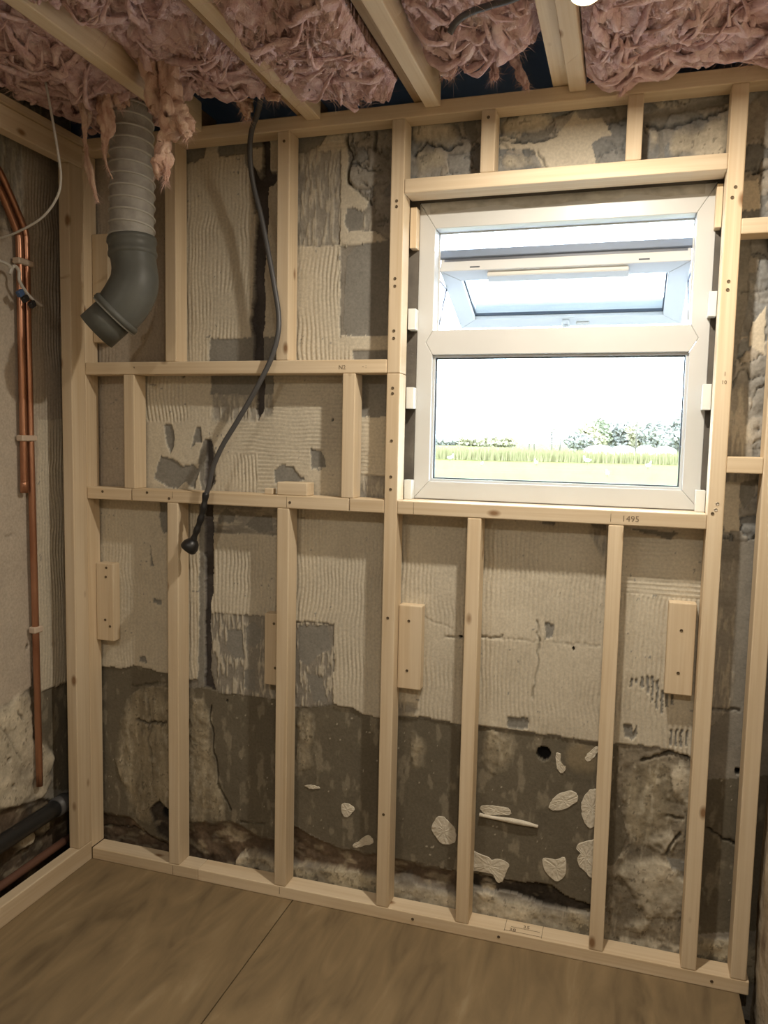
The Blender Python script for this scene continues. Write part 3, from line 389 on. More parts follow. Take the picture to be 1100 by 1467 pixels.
TUFTS={'b0a':[((0.2563,-0.26,2.4075),0.0238),((0.277,-0.26,2.3528),0.0201),((0.2761,-0.26,2.2916),0.0147),((0.2755,-0.26,2.2476),0.0184),((0.2792,-0.26,2.2031),0.0166),((0.2765,-0.26,2.1679),0.0083),((0.2739,-0.26,2.1326),0.0046),((0.2822,-0.26,2.1051),0.0028),((0.297,-0.26,2.0754),0.0014)],'b0b':[((0.1958,-0.24,2.335),0.028),((0.199,-0.24,2.263),0.0169),((0.1958,-0.24,2.2092),0.0075),((0.1995,-0.24,2.1637),0.0056),((0.2099,-0.24,2.1174),0.0094),((0.2245,-0.24,2.0526),0.0047),((0.2374,-0.24,2.0243),0.0019)],'b0c':[((0.3064,-0.27,2.3969),0.0181),((0.3142,-0.27,2.3442),0.0109),((0.3116,-0.27,2.3063),0.0073),((0.3136,-0.27,2.2957),0.0027)],'b0d':[((0.2797,-0.22,2.3343),0.0224),((0.2858,-0.22,2.2979),0.0243),((0.2899,-0.22,2.2796),0.0131),((0.2941,-0.22,2.2685),0.0037)],'b1a':[((0.4757,-0.33,2.4385),0.0342),((0.4674,-0.33,2.3826),0.0309),((0.4689,-0.33,2.3169),0.0327),((0.4765,-0.33,2.2666),0.031),((0.4821,-0.33,2.2165),0.0259),((0.4859,-0.33,2.1912),0.0104)],'b1b':[((0.5094,-0.34,2.4048),0.0221),((0.5169,-0.34,2.3393),0.0221),((0.5224,-0.34,2.2737),0.0204),((0.528,-0.34,2.2242),0.0222),((0.5356,-0.34,2.1825),0.0324),((0.5315,-0.34,2.1451),0.0188),((0.5079,-0.34,2.1341),0.012),((0.4998,-0.34,2.1033),0.0172),((0.4916,-0.34,2.0707),0.019),((0.4875,-0.34,2.046),0.0104),((0.4894,-0.34,2.0358),0.0043)],'b1c':[((0.5356,-0.34,2.1825),0.0171),((0.5588,-0.34,2.1688),0.0221),((0.5704,-0.34,2.1464),0.0187),((0.5664,-0.34,2.1304),0.0085),((0.5664,-0.34,2.119),0.0026)],'b1d':[((0.4996,-0.34,2.0817),0.0121),((0.5094,-0.34,2.0527),0.0078),((0.5112,-0.34,2.0308),0.0043),((0.5112,-0.34,2.0242),0.0017)],'b2a':[((0.8489,-0.3,2.38),0.0246),((0.8459,-0.3,2.3334),0.0181),((0.823,-0.3,2.2968),0.0133),((0.8106,-0.3,2.2666),0.0066),((0.8035,-0.3,2.2547),0.0025)],'b2b':[((0.8849,-0.06,2.353),0.0276),((0.8991,-0.06,2.325),0.0184),((0.9053,-0.06,2.3068),0.011),((0.9075,-0.06,2.2925),0.0028)],'b2c':[((0.7101,-0.18,2.3892),0.0125),((0.661,-0.18,2.3781),0.0108),((0.601,-0.18,2.3766),0.0072),((0.5522,-0.18,2.3754),0.0027)],'b2d':[((0.6914,-0.14,2.3264),0.0182),((0.7017,-0.14,2.2956),0.0146),((0.7217,-0.14,2.2848),0.0091)],'b2e':[((0.5844,-0.07,2.3274),0.021),((0.5909,-0.07,2.2938),0.0153),((0.5931,-0.07,2.2752),0.0077),((0.591,-0.07,2.268),0.0029)],'b2f':[((0.971,-0.2,2.3807),0.022),((0.9888,-0.2,2.3865),0.0152),((1.0154,-0.2,2.3847),0.0084),((1.0419,-0.2,2.3782),0.0042)],'b3a':[((1.1661,-0.1,2.3541),0.0208),((1.1721,-0.1,2.3287),0.0121),((1.1601,-0.1,2.3151),0.0156),((1.1551,-0.1,2.3024),0.0052)],'b3b':[((1.2632,-0.08,2.368),0.0155),((1.2711,-0.08,2.3375),0.0121),((1.2735,-0.08,2.3175),0.0103),((1.2758,-0.08,2.3008),0.0086),((1.2707,-0.08,2.2981),0.0017)],'b3c':[((1.3143,-0.05,2.3591),0.0173),((1.3273,-0.05,2.3327),0.0121),((1.3386,-0.05,2.3066),0.0104),((1.3478,-0.05,2.2891),0.0078),((1.3518,-0.05,2.2754),0.0035)],'b4a':[((1.684,-0.03,2.3321),0.0182),((1.6537,-0.03,2.3119),0.015),((1.6152,-0.03,2.2875),0.0151),((1.5874,-0.03,2.2632),0.0135),((1.5737,-0.03,2.2453),0.0051)],'b4b':[((1.6802,-0.25,2.3376),0.0221),((1.6677,-0.25,2.3113),0.0162),((1.6546,-0.25,2.2934),0.0074)]}
TRI=0

# ------------------------------------------------------------------ masonry skins (wall with its plaster, comb marks, chases)
TONE = {'base': (.27, .25, .215), 'adh': (.565, .515, .415), 'warm': (.45, .395, .325), 'slate': (.245, .235, .21),
        'smear': (.33, .31, .27), 'scrape': (.27, .25, .215), 'rubble': (.30, .29, .265), 'grey': (.25, .235, .205),
        'dark': (.150, .132, .098), 'olive': (.235, .195, .13), 'dirt': (.235, .205, .155), 'streak': (.31, .27, .195),
        'plinth': (.47, .425, .335), 'rubpale': (.42, .375, .28), 'foot': (.115, .085, .06), 'deep': (.05, .042, .034),
        'chase': (.095, .085, .082)}
LIFT = {'adh': .006, 'warm': .005, 'slate': .001, 'smear': .002, 'scrape': .001, 'rubble': .002, 'chase': -.014,
        'deep': -.012, 'foot': -.014, 'plinth': .008, 'rubpale': .006, 'dark': .0, 'olive': .001, 'dirt': .0, 'streak': .002}

SOFT = {'streak': 14, 'olive': 8, 'dirt': 6, 'smear': 5, 'plinth': 6, 'rubpale': 8, 'foot': 5, 'rubble': 5}
def blur(a, r):
    for ax in (0, 1):
        p = np.concatenate([np.zeros_like(np.take(a, [0], ax)), np.cumsum(a, ax)], ax); n = a.shape[ax]
        hi = np.minimum(np.arange(n)+r+1, n); lo = np.maximum(np.arange(n)-r, 0)
        a = (np.take(p, hi, ax)-np.take(p, lo, ax))/(2*r+1)
    return a

def skin(name, A, B, layers, cracks, holes, place, mat, rough_amp=.004, skip=None, seed=3):
    """A, B: 1-D coordinate arrays on the wall; place(a, b, h) -> xyz"""
    X, Z = np.meshgrid(A, B, indexing='ij')
    wx = X+(fbm(X/.03, Z/.03, seed, 4)-.5)*rough_amp*2.2+(fbm(X/.008, Z/.008, seed+40, 2)-.5)*rough_amp*.9
    wz = Z+(fbm(X/.03+40, Z/.03, seed+9, 4)-.5)*rough_amp*2.2+(fbm(X/.008, Z/.008+90, seed+49, 2)-.5)*rough_amp*.9
    n_big = fbm(X/.22, Z/.22, seed+20, 4); n_mid = fbm(X/.05, Z/.05, seed+25, 5); n_fine = fbm(X/.012, Z/.012, seed+30, 3)
    n_str = fbm(X/.018, Z/.12, seed+33, 4)
    H = (n_mid-.5)*.004
    Cc = np.empty(X.shape+(3,)); Cc[:] = TONE['base']
    Cc *= (.72+.55*n_mid)[..., None]
    f1, f2, cell = worley(wx/.085+3*n_mid, wz/.06+3*n_big, seed+60)
    wob = (fbm(X/.2, Z/.14, seed+70, 3)-.5)*.03
    wobh = (fbm(X/.14, Z/.2, seed+75, 3)-.5)*.02
    for kind, comb, poly in layers:
        xs = [p[0] for p in poly]; zs = [p[1] for p in poly]
        i0, i1 = np.searchsorted(A, [min(xs)-.02, max(xs)+.02]); j0, j1 = np.searchsorted(B, [min(zs)-.02, max(zs)+.02])
        if i1 <= i0 or j1 <= j0: continue
        s = np.s_[i0:i1, j0:j1]
        mk = in_poly(wx[s], wz[s], poly)
        if not mk.any(): continue
        xx, zz = X[s][mk], Z[s][mk]; nb, nm, nf, ns = n_big[s][mk], n_mid[s][mk], n_fine[s][mk], n_str[s][mk]
        col = np.array(TONE[kind])[None]*np.ones((len(xx), 1)); h = np.full(len(xx), LIFT.get(kind, 0.0))
        mod = .86+.28*nm
        if kind in ('adh', 'warm'):
            mod = .90+.10*nb+.12*nm
            h = h+(nb-.5)*.004
            if comb:
                c = (xx+wob[s][mk])/.0125 if comb in 'vw' else (zz+wobh[s][mk])/.0115
                saw = .5+.5*np.cos(2*np.pi*c)
                amp = (.0030 if comb in 'vh' else .0011)*np.clip(2.6*fbm(xx/.09, zz/.10, seed+81, 3)-.7, .12, 1.0)
                h = h-amp*saw**1.6
                mod = mod*(1-.10*(amp/.003)*(saw > .72))
                pit = (nf > .80) & (nm > .60)
                col[pit] = np.array(TONE['slate'])*1.1
        elif kind in ('smear', 'scrape'):
            t = fbm(xx/.006, zz/.035, seed+83, 3) if comb != 'h' else fbm(xx/.035, zz/.006, seed+83, 3)
            wgt = np.clip((t+.55*(nm-.5)-.50)*7, 0, 1)*(.72 if kind == 'scrape' else .55)
            col = col*(1-wgt[:, None])+np.array(TONE['adh'])[None]*1.02*wgt[:, None]; h = h+.004*wgt
            mod = .88+.24*nm
        elif kind == 'rubble':
            e = (f2-f1)[s][mk]; cv = cell[s][mk]
            mod = (.74+.52*cv)*(.66+.66*nm)*(.85+.3*nf)
            col = col*(1+np.outer(cv-.5, (.12, .0, -.16)))
            h = h+.004*np.clip(e*2.2, 0, 1)+(cv-.5)*.003+(nm-.5)*.009
            gap = np.clip(1-e/.07, 0, 1)*np.clip((fbm(xx/.1, zz/.1, seed+88, 2)-.42)*8, 0, 1)
            mod = mod*(1-.45*gap); h = h-.006*gap
        elif kind in ('plinth', 'rubpale', 'streak', 'dirt'):
            t = n_str[s][mk] if kind == 'streak' else nm
            mod = (.50+.95*t)*(.8+.4*nf); h = h+(nm-.5)*.014
            sp = nf > (.74 if kind != 'rubpale' else .60)
            mod = np.where(sp, mod*.55, mod)
            if kind in ('streak', 'dirt'):
                wh = np.clip((fbm(xx/.010, zz/.028, seed+90, 3)-.60)*8, 0, 1); col = col*(1-.5*wh[:, None])+np.array((.48, .44, .35))*.5*wh[:, None]
        elif kind == 'dark':
            mod = .80+.22*nb+.2*nm
            wh = np.clip((fbm(xx/.022, zz/.05, seed+92, 4)-.60)*6, 0, .6); col = col*(1-wh[:, None])+np.array((.30, .265, .20))*wh[:, None]
            sp = (nf > .86); col[sp] = (.44, .40, .32)
        elif kind in ('foot', 'deep'):
            mod = (.25+1.6*nm)*(.7+.6*nf); h = h+(nm-.5)*.016; br = np.clip((fbm(xx/.045, zz/.022, seed+95, 3)-.58)*7, 0, .8); col = col*(1-br[:, None])+np.array((.27, .23, .165))*br[:, None]
        elif kind == 'chase':
            mod = .6+.8*nm; h = h+(nm-.5)*.012
        elif kind == 'slate':
            mod = .88+.24*nm
        h = h+(nf-.5)*.0012; col = col*mod[:, None]
        if kind in SOFT:
            bl = blur(mk.astype(np.float32), SOFT[kind])[mk]
            wt = np.clip((bl-.5)*2.2+(nm-.5)*2.0+.25, 0, 1)
            H[s][mk] = H[s][mk]*(1-wt)+h*wt; Cc[s][mk] = Cc[s][mk]*(1-wt)[:, None]+col*wt[:, None]
        else:
            H[s][mk] = h; Cc[s][mk] = col
    for wdt, pts in cracks:
        xs = [p[0] for p in pts]; zs = [p[1] for p in pts]
        i0, i1 = np.searchsorted(A, [min(xs)-.03, max(xs)+.03]); j0, j1 = np.searchsorted(B, [min(zs)-.03, max(zs)+.03])
        if i1 <= i0 or j1 <= j0: continue
        s = np.s_[i0:i1, j0:j1]
        d = seg_dist(X[s]+(n_mid[s]-.5)*.03, Z[s]+(n_fine[s]-.5)*.012, pts)
        k = np.clip(1.2-d/(wdt*(.35+.7*n_mid[s])), 0, 1)
        g_ = min(1.0, max(.22, (wdt-.0025)/.003)); H[s] -= .010*k*g_; Cc[s] *= (1-.66*k*g_)[..., None]
    for (cx, cz), r in holes:
        d = np.hypot(X-cx, Z-cz); rim = (d < r*1.5)
        k = d < r*(1+.12*(n_fine-.5))
        H[k] = -.021 if r > .01 else -.016; Cc[k] = (.012, .012, .012)
    na, nb_ = X.shape
    V = np.empty((na*nb_, 3)); px, py, pz = place(X, Z, H); V[:, 0] = px.ravel(); V[:, 1] = py.ravel(); V[:, 2] = pz.ravel()
    idx = np.arange(na*nb_).reshape(na, nb_)
    q = np.stack([idx[:-1, :-1], idx[1:, :-1], idx[1:, 1:], idx[:-1, 1:]], -1)
    keep = np.ones(q.shape[:2], bool)
    if skip: keep = ~skip(X[:-1, :-1], Z[:-1, :-1])
    q = q[keep].reshape(-1, 4)
    me = bpy.data.meshes.new(name)
    me.vertices.add(len(V)); me.vertices.foreach_set('co', V.ravel())
    me.loops.add(q.size); me.loops.foreach_set('vertex_index', q.ravel().astype(np.int32))
    me.polygons.add(len(q)); me.polygons.foreach_set('loop_start', np.arange(0, q.size, 4, dtype=np.int32))
    try: me.polygons.foreach_set('loop_total', np.full(len(q), 4, dtype=np.int32))
    except Exception: pass
    me.polygons.foreach_set('use_smooth', np.ones(len(q), bool))
    me.update(calc_edges=True)
    at = me.color_attributes.new('tone', 'FLOAT_COLOR', 'POINT')
    rgba = np.ones((len(V), 4), np.float32); rgba[:, :3] = np.clip(Cc, 0.004, .9).reshape(-1, 3)
    at.data.foreach_set('color', rgba.ravel())
    me.materials.append(mat)
    o = bpy.data.objects.new(name, me); COL.objects.link(o)
    return o

YM = .078          # face of the outer wall
OX0, OX1, OZ0, OZ1 = 1.020, 1.832, 1.222, 2.072   # window opening in it
A = np.arange(-.13, 2.06, .0022); B = np.arange(-.12, 2.297, .004)
wall_back = skin('wall_back', A, B, LAYERS, CRACKS, HOLES, lambda x, z, h: (x, YM-h, z), M['wall_surface'],
                 skip=lambda x, z: (x > OX0) & (x < OX1) & (z > OZ0) & (z < OZ1))
tag(wall_back, 'stripped masonry wall with combed tile adhesive and patches of bare mortar', kind='structure')
bx0, bx1, bz0, bz1 = 1.0435, 1.8185, 1.2355, 2.0645
for (x0, x1, z0, z1) in ((-.4, bx0, -.4, 2.295), (bx1, 2.4, -.4, 2.295), (bx0, bx1, -.4, bz0), (bx0, bx1, bz1, 2.295)):
    box('masonry_backing', x0, x1, .1005 if z0 > -1 else YM, YM+.096, z0, z1, M['masonry_dark'], wall_back)
# dabs of tile adhesive left on the lower render
def dab_mesh(poly, th, seed):
    rng = random.Random(seed)
    c = np.mean(np.array(poly), axis=0); pts = []
    n = len(poly)
    P = [np.array(p) for p in poly]
    for i in range(n):
        for k in range(4):
            t = k/4
            q = 0.5*((2*P[i])+(-P[i-1]+P[(i+1) % n])*t+(2*P[i-1]-5*P[i]+4*P[(i+1) % n]-P[(i+2) % n])*t*t+(-P[i-1]+3*P[i]-3*P[(i+1) % n]+P[(i+2) % n])*t**3)
            pts.append(q+np.array((rng.uniform(-1, 1), rng.uniform(-1, 1)))*.0011)
    V, Fc = [], []; m = len(pts)
    rings = ((1.0, -.002), (.985, .75), (.95, .95), (.6, 1.0), (.25, 1.0))
    for s, h in rings:
        for q in pts:
            w = c+(q-c)*s
            hh = h*th if h > 0 else h
            hh += math.sin((w[1]*1.0+w[0]*.25)*2*math.pi/.0055)*.0006*(h > .8)+rng.uniform(-1, 1)*.0004
            V.append((w[0], YM-hh, w[1]))
    for r in range(len(rings)-1):
        for k in range(m):
            k2 = (k+1) % m; Fc.append((r*m+k, r*m+k2, (r+1)*m+k2, (r+1)*m+k))
    V.append((c[0], YM-th, c[1])); t = len(V)-1; o = (len(rings)-1)*m
    for k in range(m): Fc.append((o+k, o+(k+1) % m, t))
    return mesh_from(V, Fc)
for i, d in enumerate(DABS):
    link_mesh('adhesive_dab', dab_mesh(d, .0026, i), M['white_adhesive'], wall_back)
tube('plaster_sliver', [(x, YM-.006, z) for x, z in STICK], [.0075, .006, .005, .0055, .007]*8+[.007], M['white_adhesive'], wall_back, 8, 8) if False else \
    link_mesh('plaster_sliver', tube_mesh(catmull([(x, YM-.005, z) for x, z in STICK], 6), [.0062-.0015*math.sin(i/3) for i in range(25)], 8), M['white_adhesive'], wall_back)

XL = -.115
wall_left = skin('wall_left', np.arange(-1.0, .09, .0035), np.arange(-.12, 2.42, .005), LLAYERS, LCRACKS, LHOLES,
                 lambda y, z, h: (XL+h, y, z), M['wall_surface'], seed=11)
tag(wall_left, 'left masonry wall with combed plaster and copper pipes in front', kind='structure')
box('masonry_backing', XL-.25, XL-.055, -3.4, .2, -.4, 2.75, M['masonry'], wall_left)
box('masonry_backing', XL-.055, XL, -3.2, -.999, -.2, 2.6, M['masonry'], wall_left)
# right wall: lumpy old plaster
def lumpy_wall():
    ys = np.arange(-3.2, .09, .012); zs = np.arange(-.2, 2.5, .014)
    Yg, Zg = np.meshgrid(ys, zs, indexing='ij')
    h = (fbm(Yg/.12, Zg/.12, 91, 5)-.5)*.022
    V = np.stack([2.016+h, Yg, Zg], -1).reshape(-1, 3)
    idx = np.arange(len(V)).reshape(Yg.shape)
    q = np.stack([idx[:-1, :-1], idx[:-1, 1:], idx[1:, 1:], idx[1:, :-1]], -1).reshape(-1, 4)
    return mesh_from(V, [tuple(int(a) for a in r) for r in q])
wall_right = link_mesh('wall_right', lumpy_wall(), M['rough_plaster'], smooth=True)
tag(wall_right, 'right side wall of rough lumpy plaster', kind='structure')
box('masonry_backing', 2.04, 2.25, -3.4, .2, -.4, 2.75, M['masonry'], wall_right)
tag(box('wall_front', -.4, 2.3, -3.4, -3.2, -.4, 2.75, M['rough_plaster']), 'plastered wall behind the viewer', kind='structure')

# floor: ground void, then sheets of plywood
floor = tag(box('floor', -.4, 2.3, -3.4, .2, -.32, -.22, M['subfloor_dirt']), 'dark ground void below the plywood sheets', kind='structure')
for (x0, x1, y0, y1) in ((-.06, .7195, -2.45, .066), (.7225, 1.972, -1.22, .066), (.7225, 1.972, -3.19, -1.2235), (-.06, .7195, -3.19, -2.4535)):
    box('floor_panel', x0, x1, y0, y1, -.018, 0, M['plywood'], floor, .001)
for x in (0.05, .45, .72, 1.1, 1.5, 1.94):
    timber('floor_bearer', x-.024, x+.024, -3.19, .06, -.165, -.0185, 'y', floor, M['pine_old'])
# roof over the joists: dark blue membrane
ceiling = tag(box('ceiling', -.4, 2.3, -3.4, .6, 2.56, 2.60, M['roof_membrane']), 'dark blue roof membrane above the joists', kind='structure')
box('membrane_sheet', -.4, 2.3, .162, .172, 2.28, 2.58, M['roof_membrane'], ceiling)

# ------------------------------------------------------------------ stud frame in front of the window wall
TH, TD = .038, .063
ZT = 2.258
frame = empty('stud_frame', (1.0, .03, 0))
tag(frame, 'pale timber stud frame around the window with plates, studs and noggings', 'stud frame')
SCREW = revolve([(-.0005, .0042), (.0004, .0042), (.0007, .0034), (-.0004, .0026), (-.0012, .0012)], (0, 0, 0), (0, -1, 0), 12)
SCREW_B = SCREW.copy()
KNOTHOLE = None
def screws(host, pts, bright=False):
    for x, y, z in pts:
        me = SCREW_B if bright else SCREW
        if not me.materials: me.materials.append(M['screw_bright' if bright else 'screw_zinc'])
        link_mesh('screw', me, None, host, (x, y-.0006, z))
S = {}
def stud(key, x, z0, z1, name='stud'):
    S[key] = timber(name, x, x+TH, 0, TD, z0, z1, 'z', frame); return S[key]
xA, xB, xC, xD, xE, xF, xG = .2903, .6594, .9872, 1.2250, 1.5937, 1.8280, 1.9478
ZS, ZN1, ZN2, ZH = 1.1965, 1.586, 1.1972, 2.0634
timber('bottom_plate', 0, .395, 0, TD, 0, TH, 'x', frame)
S['plate'] = timber('bottom_plate', .3952, 1.9935, 0, TD, 0, TH, 'x', frame)
timber('top_plate', -.05, 2.01, 0, TD, ZT, ZT+TH, 'x', frame)
stud('corner', -.0385, TH, ZT)
stud('A', xA, TH, ZN2); stud('B', xB, TH, ZN2)
stud('C', xC, TH, ZN1-.0005); stud('Cu', xC, ZN1, ZT)
stud('D', xD, TH, ZS); stud('E', xE, TH, ZS)
stud('F', xF, TH, ZT); stud('G', xG, TH, ZT)
stud('Au', .2865, ZN1+TH, ZT); stud('Bu', .6515, ZN1+TH, ZT)
stud('M0', .138, ZN2+TH, ZN1); stud('M1', .8575, ZN2+TH, ZN1)
stud('c1', 1.2293, ZH+TH, ZT, 'cripple_stud'); stud('c2', 1.5919, ZH+TH, ZT, 'cripple_stud')
S['n1'] = timber('nogging', .0, xC-.0004, 0, TD, ZN1, ZN1+TH, 'x', frame)
S['n2a'] = timber('nogging', .0, .1633, 0, TD, ZN2, ZN2+TH, 'x', frame)
S['n2b'] = timber('nogging', .1643, .8825, 0, TD, ZN2, ZN2+TH, 'x', frame)
S['n2c'] = timber('nogging', .8836, xC-.0004, 0, TD, ZN2, ZN2+TH, 'x', frame)
S['header'] = timber('header', xC+TH+.0003, xF-.0003, 0, .0765, ZH, ZH+TH, 'x', frame)
S['sill'] = timber('window_sill', xC+TH+.0003, xF-.0003, 0, .099, ZS, ZS+TH, 'x', frame)
timber('nogging', xF+TH, xG, 0, TD, 1.910, 1.947, 'x', frame)
timber('nogging', xF+TH, xG, 0, TD, 1.3385, 1.379, 'x', frame)
# short fixing blocks screwed to wall and studs
S['b1'] = timber('fixing_block', .0008, .0655, .0375, .0735, .731, .986, 'z', frame)
S['b2'] = timber('fixing_block', .6035, xB-.0005, .0375, .0735, .651, .872, 'z', frame)
S['b3'] = timber('fixing_block', xC+TH+.001, 1.0955, .0375, .0735, .688, .933, 'z', frame)
S['b4'] = timber('fixing_block', 1.7525, 1.8200, .0375, .0735, .757, 1.000, 'z', frame)
S['b5'] = timber('fixing_block', .0008, .0600, .0375, .0735, 1.69, 2.023, 'z', frame)
for k, pts in {'b1': [(.040, .972), (.038, .962-.02), (.034, .80), (.052, .78)], 'b2': [(.635, .842), (.640, .705)], 'b3': [(1.057, .888), (1.055, .742)],
               'b4': [(1.786, .928), (1.784, .815)]}.items():
    screws(S[k], [(x, .0375, z) for x, z in pts])
screws(S['Cu'], [(xC+.018, 0, z) for z in (2.045, 2.03, 1.82, 1.84, 1.70, 1.68)])
screws(S['C'], [(xC+.018, 0, z) for z in (1.545, 1.53, 1.40, 1.30, 1.265, .90, .32)])
screws(S['F'], [(xF+.020, 0, 2.02), (xF+.014, 0, 1.996), (xF+.017, 0, 1.80), (xF+.016, 0, 1.78), (xF+.012, 0, 1.237)])
screws(S['F'], [(xF+.022, 0, 1.262), (xF+.019, 0, 1.247)], True)
screws(S['n2a'], [(.058, 0, 1.222)]); screws(S['n2b'], [(.22, 0, 1.225), (.298, 0, 1.210), (.70, 0, 1.215)])
screws(S['plate'], [(1.10, 0, .02), (1.35, 0, .02), (1.905, 0, .019)])
screws(S['c1'], [(1.248, 0, 2.238)]); screws(S['Bu'], [(.672, 0, 2.23)])
# pencil marks of the joiner
def pencil_line(host, p, q, w=.0012):
    p, q = np.array(p), np.array(q); link_mesh('pencil_mark', tube_mesh([p, q], w/2, 4), M['pencil'], host)
def pencil_text(host, text, loc, size, rot):
    cu = bpy.data.curves.new('scribble', 'FONT'); cu.body = text; cu.size = size; cu.extrude = .0002; cu.resolution_u = 2
    t = bpy.data.objects.new('scribble', cu); COL.objects.link(t)
    bpy.context.view_layer.update()
    me = bpy.data.meshes.new_from_object(t.evaluated_get(bpy.context.evaluated_depsgraph_get()))
    bpy.data.objects.remove(t)
    me.materials.clear(); link_mesh('pencil_mark', me, M['pencil'], host, loc, rot)
flat = (math.pi/2, 0, 0)
pencil_line(S['sill'], (1.5985, -.0004, 1.205), (1.5985, -.0004, 1.226)); pencil_line(S['sill'], (1.073, -.0004, 1.20), (1.073, -.0004, 1.232))
pencil_text(S['sill'], '1495', (1.625, -.0004, 1.207), .022, flat)
pencil_text(S['n1'], 'N2', (.845, -.0004, 1.597), .017, flat); pencil_text(S['n1'], '- :', (.915, -.0004, 1.600), .016, flat)
pencil_text(S['n1'], 'v', (.175, -.0004, 1.604), .012, flat)
pencil_text(S['F'], '1', (1.846, -.0004, 1.575), .014, flat); pencil_text(S['F'], '10', (1.842, -.0004, 1.555), .013, flat)
for x in (.165, .883): pencil_line(S['n2b'], (x+.0015, -.0004, ZN2+.003), (x+.0015, -.0004, ZN2+.035))
pencil_line(S['n2b'], (.3105, -.0004, ZN2+.014), (.3105, -.0004, ZN2+.034)); pencil_line(S['n2b'], (.690, -.0004, ZN2+.003), (.690, -.0004, ZN2+.035), .0009)
zt = TH+.0004
for p, q in (((1.364, .004), (1.364, .060)), ((1.467, .004), (1.467, .060)), ((1.364, .010), (1.467, .010)), ((1.380, .030), (1.46, .030))):
    pencil_line(S['plate'], (*p, zt), (*q, zt), .0011)
pencil_text(S['plate'], '38', (1.376, .010, zt), .020, (0, 0, 0)); pencil_text(S['plate'], '35', (1.412, .034, zt), .020, (0, 0, 0))
pencil_line(S['plate'], (.3055, -.0004, .004), (.3055, -.0004, .034)); pencil_line(S['plate'], (.678, -.0004, .012), (.678, -.0004, .034))

# frame along the left wall
lframe = empty('stud_frame', (-.02, -.6, 0))
tag(lframe, 'thin timber frame standing against the left wall beside the copper pipes', 'stud frame')
timber('bottom_plate', -TH, 0, -3.0, -.0005, 0, .063, 'y', lframe)
timber('top_plate', -TH, 0, -3.0, -.0005, 2.2085, 2.2715, 'y', lframe)
timber('wall_ledger', -.030, .008, -3.0, -.0005, 2.272, 2.295, 'y', lframe)
S['lend'] = timber('stud', -TH, 0, -.0635, -.0005, .0635, 2.208, 'z', lframe)
for y in (-.66, -1.26, -1.86, -2.46): timber('stud', -TH, 0, y-.0635, y, .0635, 2.208, 'z', lframe)

# ------------------------------------------------------------------ joists
def joist(x0, x1, label, old_w=.045):
    r = empty('ceiling_joist', ((x0+x1)/2, -.01, 2.275))
    tag(r, label, 'joist', 'ceiling joists')
    timber('new_joist', x0, x1, -3.19, -.003, 2.2765, 2.360, 'y', r)
    timber('old_joist', x0-old_w, x0-.0005, -3.19, .155, 2.2968, 2.372, 'y', r, M['pine_old'] if x0 < 1.3 else M['pine'])
    return r
joist(.374, .414, 'leftmost pale ceiling joist, just in front of the ribbed duct', .030)
joist(.742, .783, 'ceiling joist half buried in pink wool, second from the left', .034)
joist(1.080, 1.121, 'bare pale ceiling joist ending above the left side of the window', .034)
joist(1.4505, 1.4915, 'pale ceiling joist running beside the lit lamp', .042)

# ------------------------------------------------------------------ window
win = empty('window_1', (1.43, .13, 1.236))
tag(win, 'white plastic window with fixed lower pane and open top vent', kind='structure')
def prism(name, poly, y0, y1, mat, parent, bevel=.0015):
    bm = bmesh.new()
    f = [bm.verts.new((x, y0, z)) for x, z in poly]; b_ = [bm.verts.new((x, y1, z)) for x, z in poly]
    n = len(poly)
    bm.faces.new(f[::-1] if True else f); bm.faces.new(b_)
    for i in range(n): bm.faces.new((f[i], f[(i+1) % n], b_[(i+1) % n], b_[i]))
    bmesh.ops.recalc_face_normals(bm, faces=list(bm.faces))
    if bevel: bmesh.ops.bevel(bm, geom=list(bm.edges), offset=bevel, segments=1, affect='EDGES')
    me = bpy.data.meshes.new(name); bm.to_mesh(me); bm.free()
    return link_mesh(name, me, mat, parent)
fx0, fx1, fz0, fz1 = 1.044, 1.818, 1.236, 2.064
gx0, gx1 = 1.090, 1.772; bz = 1.287; tz0, tz1 = 1.645, 1.714; hz = 1.993
WY0, WY1 = .100, .168
tm = (tz0+tz1)/2
prism('jamb', [(fx0, fz0), (gx0, bz), (gx0, tz0), (gx0-.020, tm), (gx0, tz1), (gx0, hz), (fx0, fz1)], WY0, WY1, M['upvc'], win)
prism('jamb', [(fx1, fz0), (gx1, bz), (gx1, tz0), (gx1+.020, tm), (gx1, tz1), (gx1, hz), (fx1, fz1)], WY0, WY1, M['upvc'], win)
prism('bottom_rail', [(fx0+.0008, fz0), (fx1-.0008, fz0), (gx1-.0006, bz), (gx0+.0006, bz)], WY0, WY1, M['upvc'], win)
prism('head_rail', [(fx0+.0008, fz1), (fx1-.0008, fz1), (gx1-.0006, hz), (gx0+.0006, hz)], WY0, WY1, M['upvc'], win)
prism('transom', [(gx0+.0006, tz0), (gx1-.0006, tz0), (gx1+.0195, tm), (gx1-.0006, tz1), (gx0+.0006, tz1), (gx0-.0195, tm)], WY0, WY1, M['upvc'], win)
